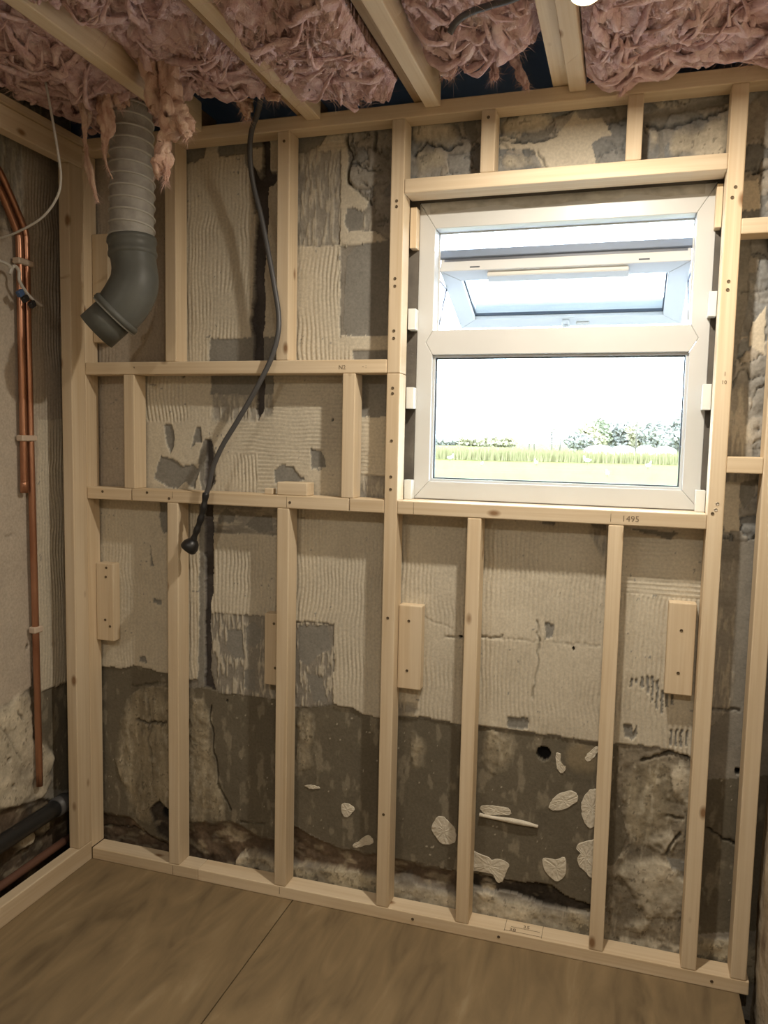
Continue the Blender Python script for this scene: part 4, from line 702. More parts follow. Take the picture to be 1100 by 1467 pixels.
# glazing bead and gasket round the fixed pane
def ring(name, x0, x1, z0, z1, w, y0, y1, mat, parent):
    V = []
    for y in (y0, y1):
        V += [(x0, y, z0), (x1, y, z0), (x1, y, z1), (x0, y, z1), (x0+w, y, z0+w), (x1-w, y, z0+w), (x1-w, y, z1-w), (x0+w, y, z1-w)]
    Fc = []
    for i in range(4):
        j = (i+1) % 4
        Fc += [(i, j, 4+j, 4+i), (8+i, 12+i, 12+j, 8+j), (4+i, 4+j, 12+j, 12+i), (i, 8+i, 8+j, j)]
    return link_mesh(name, mesh_from(V, Fc), mat, parent)
pane = ring('glazing_bead', gx0+.0005, gx1-.0005, bz+.0005, tz0-.0005, .006, .112, .126, M['upvc'], win)
ring('gasket', gx0+.0070, gx1-.0070, bz+.0070, tz0-.0070, .0035, .1195, .127, M['gasket'], win)
box('glass_pane', gx0+.001, gx1-.001, .128, .134, bz+.001, tz0-.001, M['glass'], win)
ring('vent_gasket', gx0+.0005, gx1-.0005, tz1+.0005, hz-.0005, .003, .150, .158, M['upvc_grey'], win)
# dried mortar smeared along the head
def smear_mesh():
    V, Fc = [], []; n = 60
    for i in range(n+1):
        x = fx0+.03+(fx1-fx0-.06)*i/n
        top = fz1-.001; bot = fz1-.012-.022*float(fbm(np.array([i*.13]), np.array([3.0]), 5, 3)[0])
        V += [(x, WY0-.0002, bot), (x, WY0-.003, (top+bot)/2), (x, WY0-.0002, top)]
    for i in range(n):
        for k in (0, 1): Fc.append((i*3+k, i*3+3+k, i*3+4+k, i*3+1+k))
    return mesh_from(V, Fc)
noisy('mortar_smear', [(.3, (.40, .39, .36)), (.7, (.62, .61, .57))], (30, 30, 60), rough=.9)
link_mesh('mortar_smear', smear_mesh(), M['mortar_smear'], win, smooth=True)
# top hung vent, swung open: hinge edge near the room, handle edge far out
th_ = math.radians(20.5)
D1 = np.array((0, math.cos(th_), -math.sin(th_))); N1 = np.array((0, math.sin(th_), math.cos(th_)))
H0 = np.array((0, .150, 1.886)); SX0, SX1, SL, ST = 1.094, 1.768, .335, .060
def sash_pt(x, s, t): return tuple(np.array((x, 0, 0))+H0+D1*s+N1*t)
sash = empty('open_vent', (1.43, .150, 1.886)); attach(sash, win)
def sash_prism(name, poly, t0, t1, mat, bevel=.0015):
    n = len(poly); bm = bmesh.new()
    f = [bm.verts.new(sash_pt(x, s, t0)) for x, s in poly]; b_ = [bm.verts.new(sash_pt(x, s, t1)) for x, s in poly]
    bm.faces.new(f); bm.faces.new(b_[::-1])
    for i in range(n): bm.faces.new((f[i], b_[i], b_[(i+1) % n], f[(i+1) % n]))
    bmesh.ops.recalc_face_normals(bm, faces=list(bm.faces))
    if bevel: bmesh.ops.bevel(bm, geom=list(bm.edges), offset=bevel, segments=1, affect='EDGES')
    me = bpy.data.meshes.new(name); bm.to_mesh(me); bm.free()
    return link_mesh(name, me, mat, sash)
w_ = .055
sash_prism('vent_rail', [(SX0+.0005, 0), (SX1-.0005, 0), (SX1-w_, w_-.0005), (SX0+w_, w_-.0005)], 0, ST, M['upvc'])
sash_prism('vent_rail', [(SX0+.0005, SL), (SX1-.0005, SL), (SX1-w_, SL-w_+.0005), (SX0+w_, SL-w_+.0005)], 0, ST, M['upvc'])
sash_prism('vent_stile', [(SX0, 0), (SX0+w_, w_), (SX0+w_, SL-w_), (SX0, SL)], 0, ST, M['upvc'])
sash_prism('vent_stile', [(SX1, 0), (SX1-w_, w_), (SX1-w_, SL-w_), (SX1, SL)], 0, ST, M['upvc'])
sash_prism('vent_lip', [(SX0-.006, -.010), (SX1+.006, -.010), (SX1+.006, .004), (SX0-.006, .004)], ST-.022, ST+.003, M['lip_grey'])
sash_prism('vent_glass', [(SX0+w_-.004, w_-.004), (SX1-w_+.004, w_-.004), (SX1-w_+.004, SL-w_+.004), (SX0+w_-.004, SL-w_+.004)], .022, .028, M['glass'], 0)
for q in ([(SX0+w_, w_), (SX1-w_, w_), (SX1-w_-.004, w_+.004), (SX0+w_+.004, w_+.004)], [(SX0+w_, SL-w_), (SX1-w_, SL-w_), (SX1-w_-.004, SL-w_-.004), (SX0+w_+.004, SL-w_-.004)],
          [(SX0+w_, w_), (SX0+w_+.004, w_+.004), (SX0+w_+.004, SL-w_-.004), (SX0+w_, SL-w_)], [(SX1-w_, w_), (SX1-w_-.004, w_+.004), (SX1-w_-.004, SL-w_-.004), (SX1-w_, SL-w_)]):
    sash_prism('gasket', q, .012, .021, M['gasket'], 0)
sash_prism('trickle_vent', [(1.228, .010), (1.612, .010), (1.612, .046), (1.228, .046)], -.014, -.0003, M['upvc_grey'], .003)
for x in (1.18, 1.636): sash_prism('drain_slot', [(x, -.0006), (x+.028, -.0006), (x+.028, .002), (x, .002)], .008, .012, M['gasket'], 0)
# edge groove with the steel strip along the hinge edge
sash_prism('edge_channel', [(SX0+.01, -.0012), (SX1-.01, -.0012), (SX1-.01, .002), (SX0+.01, .002)], .030, .037, M['hinge_steel'], 0)
hb = sash_prism('handle_base', [(1.418, SL-.046), (1.442, SL-.046), (1.442, SL-.010), (1.418, SL-.010)], -.012, -.0002, M['upvc'], .003)
sash_prism('handle_lever', [(1.421, SL-.036), (1.439, SL-.036), (1.436, SL+.004), (1.424, SL+.004)], -.045, -.0125, M['upvc'], .004)
sash_prism('handle_keeper', [(1.46, SL-.03), (1.50, SL-.03), (1.50, SL-.018), (1.46, SL-.018)], -.008, -.0002, M['upvc_grey'], .002)
for x in (gx0+.0035, gx1-.0035):
    a_ = np.array((x, .135, hz-.05)); 
    link_mesh('friction_stay', tube_mesh([(x, .158, 1.735), tuple(np.array(sash_pt(x, .10, .02)))], .003, 6), M['hinge_steel'], sash)
    link_mesh('friction_stay', tube_mesh([(x, .158, 1.86), tuple(np.array(sash_pt(x, .17, .02)))], .0025, 6), M['hinge_steel'], sash)
# packers wedged between timber and window
pk = 'packing pieces round the window'
def packer(x0, x1, z0, z1, label, mat='packer_white'):
    tag(box('window_packer', x0, x1, .0650, .0990, z0, z1, M[mat], None, .001), label, 'packer', pk)
packer(1.0256, 1.0445, 1.935, 2.045, 'pale packer in the top left corner of the window opening', 'pine')
packer(1.0256, 1.0475, 1.712, 1.770, 'white packer left of the window just below the open vent')
packer(1.0256, 1.0475, 1.492, 1.552, 'white packer left of the lower pane, halfway up')
packer(1.0256, 1.0475, 1.2348, 1.290, 'white packer in the bottom left corner of the window opening')
packer(1.8125, 1.8276, 1.945, 2.050, 'pale packer in the top right corner of the window opening', 'pine')
packer(1.8085, 1.8276, 1.728, 1.790, 'white packer right of the window level with the open vent')
packer(1.8060, 1.8276, 1.495, 1.560, 'white packer right of the lower pane, halfway up')
packer(1.8040, 1.8276, 1.2348, 1.290, 'white packer in the bottom right corner of the window opening')

# loose offcuts on the nogging
tag(timber('timber_offcut', .6575, .7525, .002, .058, ZN2+TH+.0002, 1.2735, 'x'), 'larger loose timber offcut lying on the nogging left of the window', 'offcut')
tag(timber('timber_offcut', .6150, .6420, .006, .030, ZN2+TH+.0002, 1.2535, 'x'), 'tiny wood offcut beside the larger block on the nogging', 'offcut')

# ------------------------------------------------------------------ duct
HR = 31.5*PXM
duct = empty('ventilation_duct', HOSE[-1])
tag(duct, 'grey ribbed flexible duct hanging from the ceiling with a dark plastic elbow', 'duct')
path = catmull(HOSE, 30); pitch = .0325
ln = [0]
for i in range(1, len(path)): ln.append(ln[-1]+float(np.linalg.norm(path[i]-path[i-1])))
crk = np.random.RandomState(4).rand(4000)
def hose_fn(i, a):
    ph = (ln[i]/pitch+a/(2*math.pi)) % 1.0
    return 1.0-.030*math.sin(math.pi*ph)+.012*(float(vnoise(np.array([a*6]), np.array([ln[i]*90]), 8)[0])-.5)
link_mesh('flexible_hose', tube_mesh(path, HR*.985, 48, True, hose_fn), M['duct_fabric'], duct)
fr_ = frames(path); coil = []
nt_ = int(ln[-1]/pitch*36)
for j in range(nt_):
    s = j/nt_*ln[-1]; i = min(len(path)-1, int(np.searchsorted(ln, s))); a = -2*math.pi*s/pitch
    n, bb = fr_[i]; base = np.array([np.interp(s, ln, [p[c] for p in path]) for c in range(3)])
    coil.append(base+HR*.990*(math.cos(a)*n+math.sin(a)*bb))
link_mesh('wire_coil', tube_mesh(coil, .0030, 5), M['duct_wire'], duct)
ep = catmull(ELBOW, 10); ne = len(ep)
def er(i):
    t = i/(ne-1)
    if t < .22: return HR*1.01
    if t < .30: return HR*1.0
    return HR*(1.0+.10*math.sin(min(1, (t-.30)/.7)*math.pi))
elbow = link_mesh('elbow', tube_mesh(ep, [er(i) for i in range(ne)], 40), M['grey_plastic'], duct)
dvec = np.array(SPIGOT[-1])-np.array(SPIGOT[0]); e0 = np.array(ELBOW[0]); evec = np.array(ELBOW[1])-e0
link_mesh('elbow_socket', revolve([(0, HR*1.0), (.001, HR*1.09), (.012, HR*1.11), (.016, HR*1.05), (.036, HR*1.045), (.041, HR*1.085), (.048, HR*1.085), (.053, HR*1.0)], e0-evec*.1, evec, 40, False), M['grey_plastic'], elbow)
c0 = np.array(COLLAR[0]); cv_ = np.array(COLLAR[1])-c0
link_mesh('elbow_collar', revolve([(0, HR*1.0), (0, HR*1.12), (.006, HR*1.19), (.016, HR*1.19), (.018, HR*1.0)], c0, cv_, 40, False), M['grey_plastic'], elbow)
link_mesh('seal_ring', revolve([(.0165, HR*1.0), (.0165, HR*1.155), (.0215, HR*1.155), (.0215, HR*1.0)], c0, cv_, 40, False), M['seal_ring'], elbow)
sl = float(np.linalg.norm(dvec))
link_mesh('spigot', revolve([(0, HR*.95), (sl, HR*.95), (sl, HR*.90), (.01, HR*.90)], SPIGOT[0], dvec, 40, True), M['grey_plastic'], duct)

# ------------------------------------------------------------------ cables
cab = empty('power_cable', CABLE[-1]); tag(cab, 'thick dark grey cable dangling across the noggings, end wrapped in tape', 'cable')
tube('cable_sheath', CABLE, .0076, M['cable_grey'], cab, 10, 8)
link_mesh('tape_wrap', tube_mesh(catmull(TAPE, 8), [.0095+.0013*math.sin(i*.9) for i in range(8*(len(TAPE)-1)+1)], 10), M['tape_black'], cab)
tv = np.array(TAPE[-1])-np.array(TAPE[-2])
link_mesh('taped_end', revolve([(-.026, .009), (-.018, .019), (-.005, .0255), (.010, .0255), (.015, .021), (.017, .010)], TAPE_END, tv+np.array((-.01, -.01, 0)), 20), M['tape_black'], cab)
tag(tube('hanging_wire', WCABLE, .0032, M['cable_white'], None, 8, 10), 'thin whitish cable looping down in front of the left frame', 'cable')
tag(tube('loft_cable', LCABLE, .0075, M['cable_grey'], None, 8, 8), 'dark cable lying in the pink wool above the window', 'cable')
jc = empty('stripped_cable', JCABLE[-1]); tag(jc, 'short whitish cable end with dark terminals hanging by the copper pipes', 'cable')
tube('cable_sheath', JCABLE, .0048, M['cable_white'], jc, 8, 8)
for (p, c_) in ((0, 'terminal_blue'), (1, 'tape_black'), (2, 'tape_black')):
    q = TERM[p]; link_mesh('terminal', box_mesh(.014, .022, .018, .003, 2), M[c_], jc, q, (.6, 0, 0))

# ------------------------------------------------------------------ pipes on the left wall
px = -.0915
def pipe(pts, r, label, n=6):
    r_ = empty('copper_pipe', pts[0]); tag(r_, label, 'pipe', 'copper pipes on the left wall')
    tube('tube', pts, r, M['copper'], r_, 14, n); return r_
p1 = pipe([(px, -0.1695, 1.222), (px, -0.1685, 1.45), (px, -0.1685, 1.75), (px, -0.1680, 1.95), (px, -0.1775, 1.985), (px, -0.2075, 2.035), (px, -0.2425, 2.085), (px, -0.2775, 2.10), (px, -0.4075, 2.10), (px, -0.9075, 2.10)], .0105,
          'shorter copper pipe of the pair, ending halfway down the left wall')
p2 = pipe([(px, -0.1305, .292), (px, -0.1325, .6), (px, -0.1355, 1.0), (px, -0.1395, 1.5), (px, -0.1405, 1.92), (px, -0.1435, 1.985), (px, -0.1575, 2.015), (px, -0.2075, 2.090), (px, -0.2425, 2.135), (px, -0.2775, 2.148), (px, -0.4075, 2.148), (px, -0.9075, 2.148)], .0105,
          'longer copper pipe of the pair, reaching down near the floor')
link_mesh('end_cap', revolve([(0, .0115), (.03, .0115), (.032, .0105)], (px, -0.1695, 1.222), (0, 0, 1), 14), M['copper'], p1)
for z in (1.90, 1.385): 
    box('pipe_clip', px-.012, px+.0135, -.1855, -.1235, z-.009, z+.009, M['clip_plastic'], p2, .003)
box('pipe_clip', px-.012, px+.0135, -.1515, -.1155, .786, .806, M['clip_plastic'], p2, .003)
wp = empty('waste_pipe', (-.085, -.3, .19)); tag(wp, 'black plastic waste pipe running low along the left wall', 'pipe')
tube('barrel', [(-.082, -.9, .186), (-.082, -.4, .190), (-.082, -.03, .194)], .026, M['black_pipe'], wp, 16, 4)
link_mesh('pipe_socket', revolve([(0, .0265), (.001, .031), (.05, .031), (.052, .026)], (-.082, -.075, .1935), (0, 1, 0), 20), M['cable_grey'], wp)
tube('drop_bend', [(-.082, -.026, .194), (-.082, .010, .185), (-.082, .020, .15), (-.082, .020, .0), (-.082, .020, -.2)], .026, M['black_pipe'], wp, 16, 6)
tag(tube('old_iron_pipe', [(-.068, -.9, .072), (-.068, -.4, .072), (-.068, -.03, .074)], .013, M['rust_pipe'], None, 12, 4), 'rusty thin pipe behind the bottom plate of the left frame', 'pipe')

# ------------------------------------------------------------------ glass wool between the joists
def batt(name, x0, x1, y0, y1, zfun, amp, seed, label, mat='insulation', nf=3500):
    root = empty(name, ((x0+x1)/2, (y0+y1)/2, 2.36)); tag(root, label, 'insulation', 'pink glass wool between the joists')
    st = .0062; xs = np.linspace(x0, x1, max(8, int((x1-x0)/st))); ys = np.linspace(y0, y1, int((y1-y0)/st))
    Xg, Yg = np.meshgrid(xs, ys, indexing='ij')
    wxn = fbm(Xg/.10, Yg/.10, seed, 3)-.5; wyn = fbm(Xg/.10+9, Yg/.10, seed+3, 3)-.5
    u = Xg+.10*wxn; v = Yg+.10*wyn
    n1 = fbm(u/.13, v/.13, seed+5, 3); sw = 6.28*fbm(Xg/.2, Yg/.2, seed+7, 2)
    s1 = u*np.cos(sw)+v*np.sin(sw); s2 = -u*np.sin(sw)+v*np.cos(sw)
    rid = 1-np.abs(2*fbm(s1/.030, s2/.15, seed+8, 3)-1); fine = 1-np.abs(2*fbm(s1/.010, s2/.07, seed+12, 3)-1)
    d = amp*(1.15*n1-.35+.50*rid**1.6*(.4+n1)+.12*fine**2)
    edge = np.clip(np.minimum(Xg-x0, x1-Xg)/.03, 0, 1); far = np.clip((y1-Yg)/.05, 0, 1)
    Zb = zfun(Xg, Yg)-d*(.35+.65*edge)+(1-far)**2*.035
    Yd = Yg+.020*(fbm(Xg/.05, Yg/.05, seed+15, 3)-.5)*2-.0*Yg; Xd = Xg+.016*(fine-.5)*edge
    Yd = Yd+(1-far)*.05*(fbm(Xg/.06, Xg/.06, seed+17, 3)-.5)*2
    na, nb = Xg.shape
    V = np.stack([Xd, Yd, Zb], -1).reshape(-1, 3)
    idx = np.arange(na*nb).reshape(na, nb)
    q = np.stack([idx[:-1, :-1], idx[:-1, 1:], idx[1:, 1:], idx[1:, :-1]], -1).reshape(-1, 4)
    border = list(idx[:, 0])+list(idx[-1, 1:])+list(idx[-2::-1, -1])+list(idx[0, -2:0:-1])
    T = np.array([(V[i][0], V[i][1], 2.47) for i in border]); V = np.concatenate([V, T]); nb0 = na*nb; m_ = len(border)
    fc = [tuple(int(a) for a in r) for r in q]
    for k in range(m_): fc.append((int(border[k]), int(border[(k+1) % m_]), nb0+(k+1) % m_, nb0+k)[::-1])
    fc.append(tuple(nb0+k for k in range(m_)))
    link_mesh('batt', mesh_from(V, fc), M[mat], root, smooth=True)
    # torn folds lying along the underside
    rg = np.random.RandomState(seed+77); GV, GF = [], []
    for k in range(int(200*(x1-x0))):
        cx, cy = rg.uniform(x0+.04, x1-.04), y1-.04-(y1-y0-.5)*rg.rand()**1.3
        an = rg.uniform(0, 6.28); L_ = rg.uniform(.08, .24); r0 = rg.uniform(.003, .012); pts = []
        for t in np.linspace(-.5, .5, 5):
            X_ = min(max(cx+math.cos(an)*L_*t+rg.normal(0, .008), x0+.01), x1-.01); Y_ = min(cy+math.sin(an)*L_*t+rg.normal(0, .008), y1-.01)
            i = min(na-1, max(0, int((X_-x0)/(x1-x0)*(na-1)))); j = min(nb-1, max(0, int((Y_-y0)/(y1-y0)*(nb-1))))
            pts.append((X_, Y_, Zb[i, j]-r0*.3-(rg.uniform(.0, .018) if abs(t) < .3 else 0)))
        pp = catmull(pts, 4); me_ = tube_mesh(pp, [max(.0007, r0*math.sin(math.pi*(i_+.4)/(len(pp)))*rg.uniform(.7, 1.2)) for i_ in range(len(pp))], 8, True,
            lambda i_, a_: 1+.55*math.sin(2*a_+i_*.25+k)+.2*math.sin(3*a_-i_*.7))
        o_ = len(GV); GV += [tuple(v.co) for v in me_.vertices]; GF += [tuple(o_+q_ for q_ in p_.vertices) for p_ in me_.polygons]; bpy.data.meshes.remove(me_)
    tag(link_mesh('torn_folds', mesh_from(GV, GF), M['insulation'], root, smooth=True), kind='stuff')
    # loose fibres standing off the surface
    rng = np.random.RandomState(seed+30); FV, FF = [], []
    for k in range(nf):
        i = rng.randint(2, na-2); j = rng.randint(2, nb-2)
        p = np.array((Xd[i, j], Yd[i, j], Zb[i, j]+.002)); an = 6.28*float(fbm(np.array([p[0]/.08]), np.array([p[1]/.08]), seed+40, 2)[0])*1.5+rng.normal(0, .5)
        L_ = rng.uniform(.015, .060); dr = np.array((math.cos(an), math.sin(an), -rng.uniform(.1, .8))); dr /= np.linalg.norm(dr)
        sd = np.cross(dr, (rng.normal(), rng.normal(), rng.normal())); sd /= np.linalg.norm(sd)+1e-9
        w = rng.uniform(.0002, .0007); b0 = len(FV); curl = rng.normal(0, .6, 3)
        for t in range(4):
            f = t/3; c_ = p+dr*L_*f+curl*L_*f*f*.5; ww = w*(1-f*.85)
            FV += [c_+sd*ww, c_-sd*ww]
        for t in range(3): FF.append((b0+2*t, b0+2*t+1, b0+2*t+3, b0+2*t+2))
    f_ = link_mesh('loose_fibres', mesh_from(FV, FF), M['fibre'], root); tag(f_, kind='stuff')
    return root
def tuft(root, pts, seed, mat='insulation_tan'):
    P = catmull([p for p, r in pts], 8); R_ = catmull([(r, 0, 0) for p, r in pts], 8)
    rng = np.random.RandomState(seed); ph = rng.rand(6)*6.28
    def fn(i, a):
        # torn, folded outline
        return max(.12, 1+.34*math.sin(a*2+i*.10+ph[0])+.22*math.sin(a*3-i*.23+ph[1])+.16*math.sin(a*5+i*.31+ph[2])+.30*(float(vnoise(np.array([a*2.4+seed]), np.array([i*.45]), seed)[0])-.5)+.16*(float(vnoise(np.array([a*6.0]), np.array([i*1.1]), seed+1)[0])-.5))
    wob = [np.array((float(vnoise(np.array([i*.35]), np.array([1.5]), seed+2)[0])-.5, float(vnoise(np.array([i*.35]), np.array([7.5]), seed+3)[0])-.5, 0)) for i in range(len(P))]
    P = [p+w*max(.0015, float(r[0]))*.8 for p, w, r in zip(P, wob, R_)]
    link_mesh('hanging_tuft', tube_mesh(P, [max(.0008, float(r[0])*.88) for r in R_], 22, True, fn), M[mat], root)
    FV, FF = [], []
    for k in range(220):
        i = rng.randint(0, len(P)-1); r = float(R_[i][0]); a = rng.rand()*6.28
        o_ = P[i]+np.array((math.cos(a), math.sin(a)*.8, 0))*r*.7; L_ = rng.uniform(.008, .028)
        dr = np.array((math.cos(a)*.5, math.sin(a)*.5, -rng.uniform(.3, 1.2))); dr /= np.linalg.norm(dr); sd = np.cross(dr, rng.normal(0, 1, 3)); sd /= np.linalg.norm(sd)+1e-9
        w = rng.uniform(.0002, .0006); b0 = len(FV); cu = rng.normal(0, .6, 3)
        for t in range(4):
            f = t/3; c_ = o_+dr*L_*f+cu*L_*f*f*.5; FV += [c_+sd*w*(1-.85*f), c_-sd*w*(1-.85*f)]
        for t in range(3): FF.append((b0+2*t, b0+2*t+1, b0+2*t+3, b0+2*t+2))
    tag(link_mesh('loose_fibres', mesh_from(FV, FF), M['fibre'], root), kind='stuff')
def flat_z(z): return lambda X_, Y_: np.full(X_.shape, z)
def bay2_z(X_, Y_):
    z = np.full(X_.shape, 2.335); over = np.clip((.83-X_)/.06, 0, 1)
    sag = np.exp(-((Y_+.34)/.30)**2)*.045
    return z-sag
def bay4_z(X_, Y_):
    return 2.315+.03*np.clip((-.25-Y_)/.2, 0, 1)-.008*np.clip((Y_+.12)/.1, 0, 1)
b0 = batt('insulation_batt', .000, .372, -1.5, -.012, flat_z(2.335), .055, 21, 'dusky pink wool filling the ceiling bay beside the left wall')
b1 = batt('insulation_batt', .416, .706, -1.5, -.125, flat_z(2.345), .075, 33, 'sagging pink wool between the first and second joists behind the duct')
b2 = batt('insulation_batt', .786, 1.044, -1.5, -.120, bay2_z, .070, 47, 'bulging pink wool that spills over the half buried joist', nf=4500)
b3 = batt('insulation_batt', 1.123, 1.406, -1.5, -.165, flat_z(2.350), .070, 59, 'pink wool with a dark cable above the left half of the window')
b4 = batt('insulation_batt', 1.494, 2.010, -1.5, -.010, bay4_z, .050, 71, 'wide pink wool ceiling bay around the lit lamp at right', nf=5500)
for k, (key, pts) in enumerate(TUFTS.items()):
    tuft({'b0': b0, 'b1': b1, 'b2': b2, 'b3': b3, 'b4': b4}[key[:2]], pts, 100+7*k, 'insulation_tan' if key[:2] in ('b0', 'b1', 'b2') else 'insulation')

# ------------------------------------------------------------------ lamps
def lamp(x, y, z, power, label):
    r = empty('ceiling_lamp', (x, y, z)); tag(r, label, 'lamp', 'warm ceiling lamps')
    link_mesh('lamp_housing', revolve([(0, .0265), (.002, .030), (.010, .030), (.030, .022), (.055, .016), (.058, .010)], (x, y, z), (0, 0, 1), 24, True), M['lamp_body'], r)
    link_mesh('lens', revolve([(-.0065, .012), (-.005, .020), (-.001, .0255), (-.0004, .0255)], (x, y, z), (0, 0, 1), 24, True), M['lamp_glow'], r)
    tube('flex', [(x, y, z+.055), (x+.01, y-.01, z+.12), (x+.02, y-.02, z+.2)], .0035, M['cable_white'], r, 8, 6)
    ld = bpy.data.lights.new('lamp_light', 'AREA'); ld.shape = 'DISK'; ld.size = .05; ld.energy = power; ld.color = LAMP_COLOUR
    lo = bpy.data.objects.new('lamp_light', ld); COL.objects.link(lo); lo.location = (x, y, z-.0075); attach(lo, r)
lamp(1.5165, -.50, 2.2370, LAMP_POWER['near'], 'lit warm lamp hanging by the joist at the top edge of the picture')
lamp(1.75, -2.05, 2.245, LAMP_POWER['right'], 'warm ceiling lamp above the viewer on the right')
lamp(.52, -1.95, 2.245, LAMP_POWER['left'], 'warm ceiling lamp behind the viewer on the left')

# ------------------------------------------------------------------ outside: field, reeds, trees, tents
GZ = -.3
def ground():
    V, Fc = [], []; ys = [-300, -60, -3.6, .2, 8, 20, 35, 50, 70, 100, 160, 300, 700, 1800]; xs = [-900, -300, -120, -60, -30, -12, 0, 12, 30, 60, 120, 300, 900]
    for y in ys:
        for x in xs: V.append((x, y, GZ+(random.uniform(-.05, .05) if 10 < y < 300 else 0)))
    n = len(xs)
    for j in range(len(ys)-1):
        for i in range(n-1): Fc.append((j*n+i, j*n+i+1, (j+1)*n+i+1, (j+1)*n+i))
    return mesh_from(V, Fc)
tag(link_mesh('ground_field', ground(), M['grass']), 'sunlit green field outside the window', kind='structure')
noisy('bounce_grey', [(.3, (.085, .09, .095)), (.7, (.12, .125, .13))], (2, 2, 2), rough=.9, bump=0)
tag(box('bounce_slab', -14, 16, .20, 7.5, GZ+.06, GZ+.09, M['bounce_grey']), 'unseen grey slab added outside the house to bounce neutral light onto the vent', kind='structure')  # added out of view so grey bounce light replaces green on the vent
def reeds():
    rng = np.random.RandomState(5); V, Fc = [], []
    for k in range(9000):
        x = rng.uniform(-26, 16); y = 69+rng.rand()*8+.12*(x+16); h = rng.uniform(.7, 1.35); b_ = len(V); w = rng.uniform(.03, .07); lean = rng.normal(0, .12, 2)
        V += [(x-w, y, GZ), (x+w, y, GZ), (x+lean[0], y+lean[1], GZ+h), (x, y+w, GZ)]
        Fc += [(b_, b_+1, b_+2), (b_+1, b_+3, b_+2), (b_+3, b_, b_+2)]
    return mesh_from(V, Fc)
tag(link_mesh('reed_bed', reeds(), M['dry_stalk']), 'pale strip of dry reeds along the far side of the field', 'reeds', kind='stuff')
def tree(x, y, h, w, mat, label, seed, bare=False, trunk=.3):
    rng = np.random.RandomState(seed)
    r = empty('field_tree', (x, y, GZ)); tag(r, label, 'tree', 'trees beyond the field')
    tp = [(x, y, GZ), (x+.02*w, y, GZ+h*.25), (x-.01*w, y, GZ+h*.55), (x, y, GZ+h*.9)]
    tube('trunk', tp, [max(.03, h*.03*(1-.8*i/18)) for i in range(19)], M['bark'], r, 6, 6)
    if bare:
        for k in range(16):
            z0 = GZ+h*rng.uniform(.3, .85); a = rng.rand()*6.28; L_ = w*.5*rng.uniform(.5, 1)
            tube('branch', [(x, y, z0), (x+math.cos(a)*L_*.5, y+math.sin(a)*L_*.5, z0+L_*.5), (x+math.cos(a)*L_, y+math.sin(a)*L_, z0+L_*.95)], h*.008, M['bark'], r, 5, 3)
    V, Fc = [], []; nl = 260 if bare else 1500
    for k in range(nl):
        d = rng.normal(0, 1, 3); d /= np.linalg.norm(d); rr = rng.rand()**.4
        lob = 1+.25*math.sin(3*math.atan2(d[1], d[0])+seed)+.2*math.sin(5*d[2]+seed)
        c_ = np.array((x+d[0]*rr*w/2*lob, y+d[1]*rr*w/2*lob, GZ+h*(trunk+(1-trunk)*.5)+d[2]*rr*h*(1-trunk)*.5*lob)); s_ = w*rng.uniform(.05, .095)*(.6 if bare else 1)
        n = rng.normal(0, 1, 3); n /= np.linalg.norm(n); e1 = np.cross(n, (.3, .5, .8)); e1 /= np.linalg.norm(e1); e2 = np.cross(n, e1); b_ = len(V)
        V += [c_+e1*s_, c_+e2*s_*.7, c_-e1*s_, c_-e2*s_*.7]; Fc.append((b_, b_+1, b_+2, b_+3))
    tag(link_mesh('foliage', mesh_from(V, Fc), M[mat], r), kind='stuff')
TX, TY, TZ_ = 1.634, -2.088, 1.4025
def away(sx, dist): return TX+sx*dist, TY+dist
x, y = away(-.092, 95); tree(x, y, 4.2, 2.2, 'leaf_dark', 'bare slender tree standing alone in the middle of the view outside', 1, True, .25)
for i, (sx, dist, h, w, mt, lb, tk) in enumerate([
    (-.062, 150, 3.9, 5.0, 'leaf_grey', 'low grey bush at the left end of the tree group outside', .1),
    (-.050, 150, 5.2, 5.5, 'leaf_autumn', 'yellowish round tree left of the white tents outside', .1),
    (-.034, 152, 7.0, 4.2, 'leaf_dark', 'tall dark tree top rising over the yellow trees outside', .2),
    (-.024, 155, 5.6, 6.0, 'leaf_autumn', 'yellowish tree behind the first white tent outside', .1),
    (-.004, 158, 6.4, 6.2, 'leaf_grey', 'greyish tree behind the middle white tent outside', .1),
    (.014, 156, 6.2, 5.0, 'leaf_autumn', 'pale tree between the middle and right tents outside', .1),
    (.026, 150, 6.8, 5.5, 'leaf_grey', 'tall grey tree behind the right hand tents outside', .12),
    (.040, 152, 7.2, 5.8, 'leaf_grey', 'large grey tree by the right edge of the lower pane', .12),
    (.056, 152, 6.6, 5.5, 'leaf_grey', 'grey tree mostly hidden by the right window frame', .12),
    (-.150, 260, 3.2, 9.0, 'leaf_autumn', 'distant low hedge tree left of the lone tree outside', .1),
    (-.185, 260, 3.0, 12.0, 'leaf_autumn', 'distant flat hedge tree toward the left of the lower pane', .1),
    (-.225, 260, 2.8, 12.0, 'leaf_grey', 'distant flat grey hedge at the left edge of the lower pane', .1)]):
    x, y = away(sx, dist+(i % 4)*9-{6: 10, 8: 12, 4: -13}.get(i, 0)-(9 if i > 8 else 0)+(i-9)*16*(i > 8)); tree(x, y, h, w, mt, lb, 20+i, False, tk)
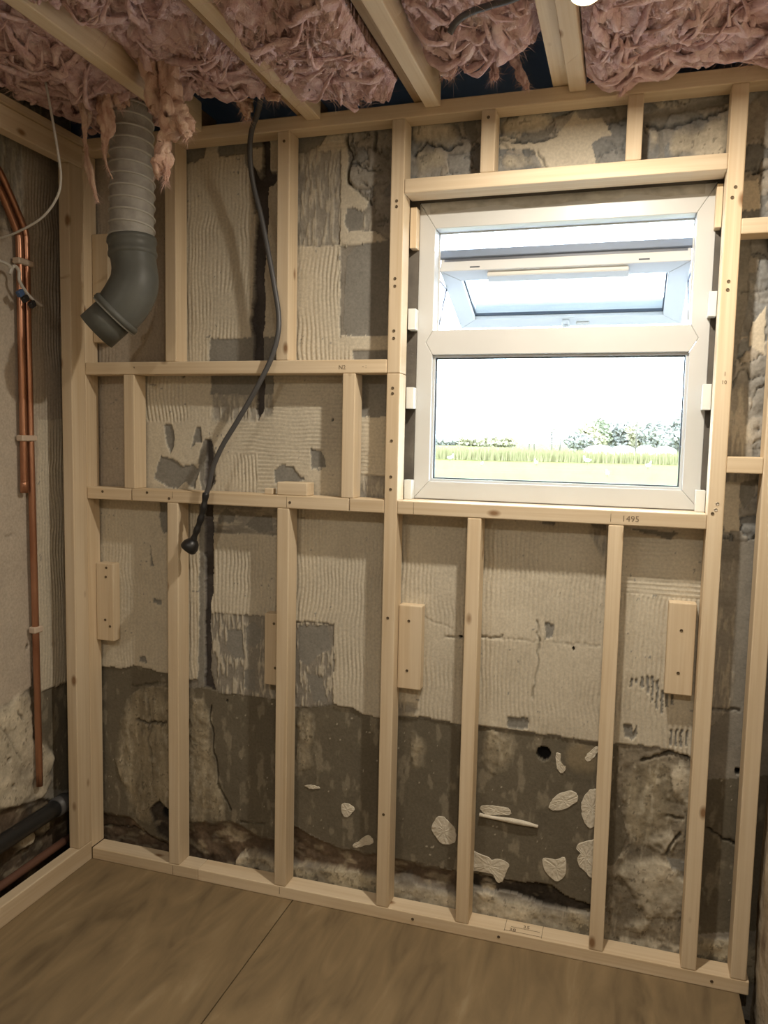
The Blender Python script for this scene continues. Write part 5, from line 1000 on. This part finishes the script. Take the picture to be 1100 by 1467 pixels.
def tent(x, y, w, h, label):
    V, Fc = [], []
    for j, yy in enumerate((y-1.5, y+1.5)):
        for k in range(13):
            a = math.pi*k/12; V.append((x-math.cos(a)*w/2, yy, GZ+h*(.35+.65*math.sin(a)) if 0 < k < 12 else GZ))
    for k in range(12): Fc.append((k, k+1, 14+k, 13+k))
    Fc.append(tuple(range(13))); Fc.append(tuple(range(25, 12, -1)))
    r = empty('white_tent', (x, y, GZ)); tag(r, label, 'tent', 'white tents beyond the field')
    link_mesh('canopy', mesh_from(V, Fc), M['tent_white'], r)
    tube('ridge_pole', [(x, y-1.5, GZ+h), (x, y, GZ+h+.02), (x, y+1.5, GZ+h)], .05, M['tent_white'], r, 6, 2)
for sx, w, lb in ((-.034, 4.6, 'leftmost white tent below the yellow trees outside'), (-.006, 4.0, 'white tent in the middle of the row outside'),
                  (.020, 3.4, 'white tent right of the pole outside'), (.042, 3.4, 'white tent cut off by the right window frame')):
    x, y = away(sx, {-.034: 124, -.006: 130, .020: 124.5, .042: 130.5}[sx]); tent(x, y, w, 1.6, lb)
for sx, dist, h, lb in ((-.1197, 120, 2.6, 'left one of two thin posts beside the bare tree outside'), (-.1135, 120, 2.8, 'right one of two thin posts beside the bare tree outside'), (-.0815, 120, 3.2, 'thin post right of the bare tree outside'), (.0085, 120, 5.2, 'tall thin pole between the white tents outside')):
    x, y = away(sx, dist)
    tag(link_mesh('field_post', revolve([(0, .12), (h*.5, .10), (h-.05, .08), (h, .03)], (x, y, GZ), (0, 0, 1), 8), M['bark']), lb, 'post', 'posts beyond the field')
def bird(x, y, s, a, label):
    r = empty('white_bird', (x, y, GZ)); tag(r, label, 'bird', 'white birds in the field')
    c, sn = math.cos(a), math.sin(a)
    body = [(x-c*s*.5, y-sn*s*.5, GZ+s*.62), (x-c*s*.25, y-sn*s*.25, GZ+s*.55), (x, y, GZ+s*.52), (x+c*s*.28, y+sn*s*.28, GZ+s*.60), (x+c*s*.42, y+sn*s*.42, GZ+s*.85), (x+c*s*.46, y+sn*s*.46, GZ+s*1.05), (x+c*s*.58, y+sn*s*.58, GZ+s*1.05)]
    rad = np.interp(np.linspace(0, 6, 25), range(7), [.02, .20, .27, .22, .09, .10, .03])*s
    tube('body', body, list(rad), M['feather_white'], r, 8, 4)
    for o_ in (-.07, .07): tube('leg', [(x-sn*o_*s, y+c*o_*s, GZ+s*.35), (x-sn*o_*s, y+c*o_*s, GZ)], .025*s, M['bark'], r, 5, 1)
for i, (x, y, s, lb) in enumerate(((-12.97, 64.0, .55, 'white bird farthest left in the field'), (-8.39, 53.8, .28, 'faint white bird second from the left in the field'), (-4.96, 57.9, .45, 'white bird in the field left of centre'),
                                    (-1.6, 65.9, .62, 'white bird standing by the reeds in the middle'), (.64, 41.0, .34, 'white bird nearest the window'), (3.04, 57.3, .5, 'white bird farthest right in the field'))):
    bird(x, y, s, i*1.1, lb)
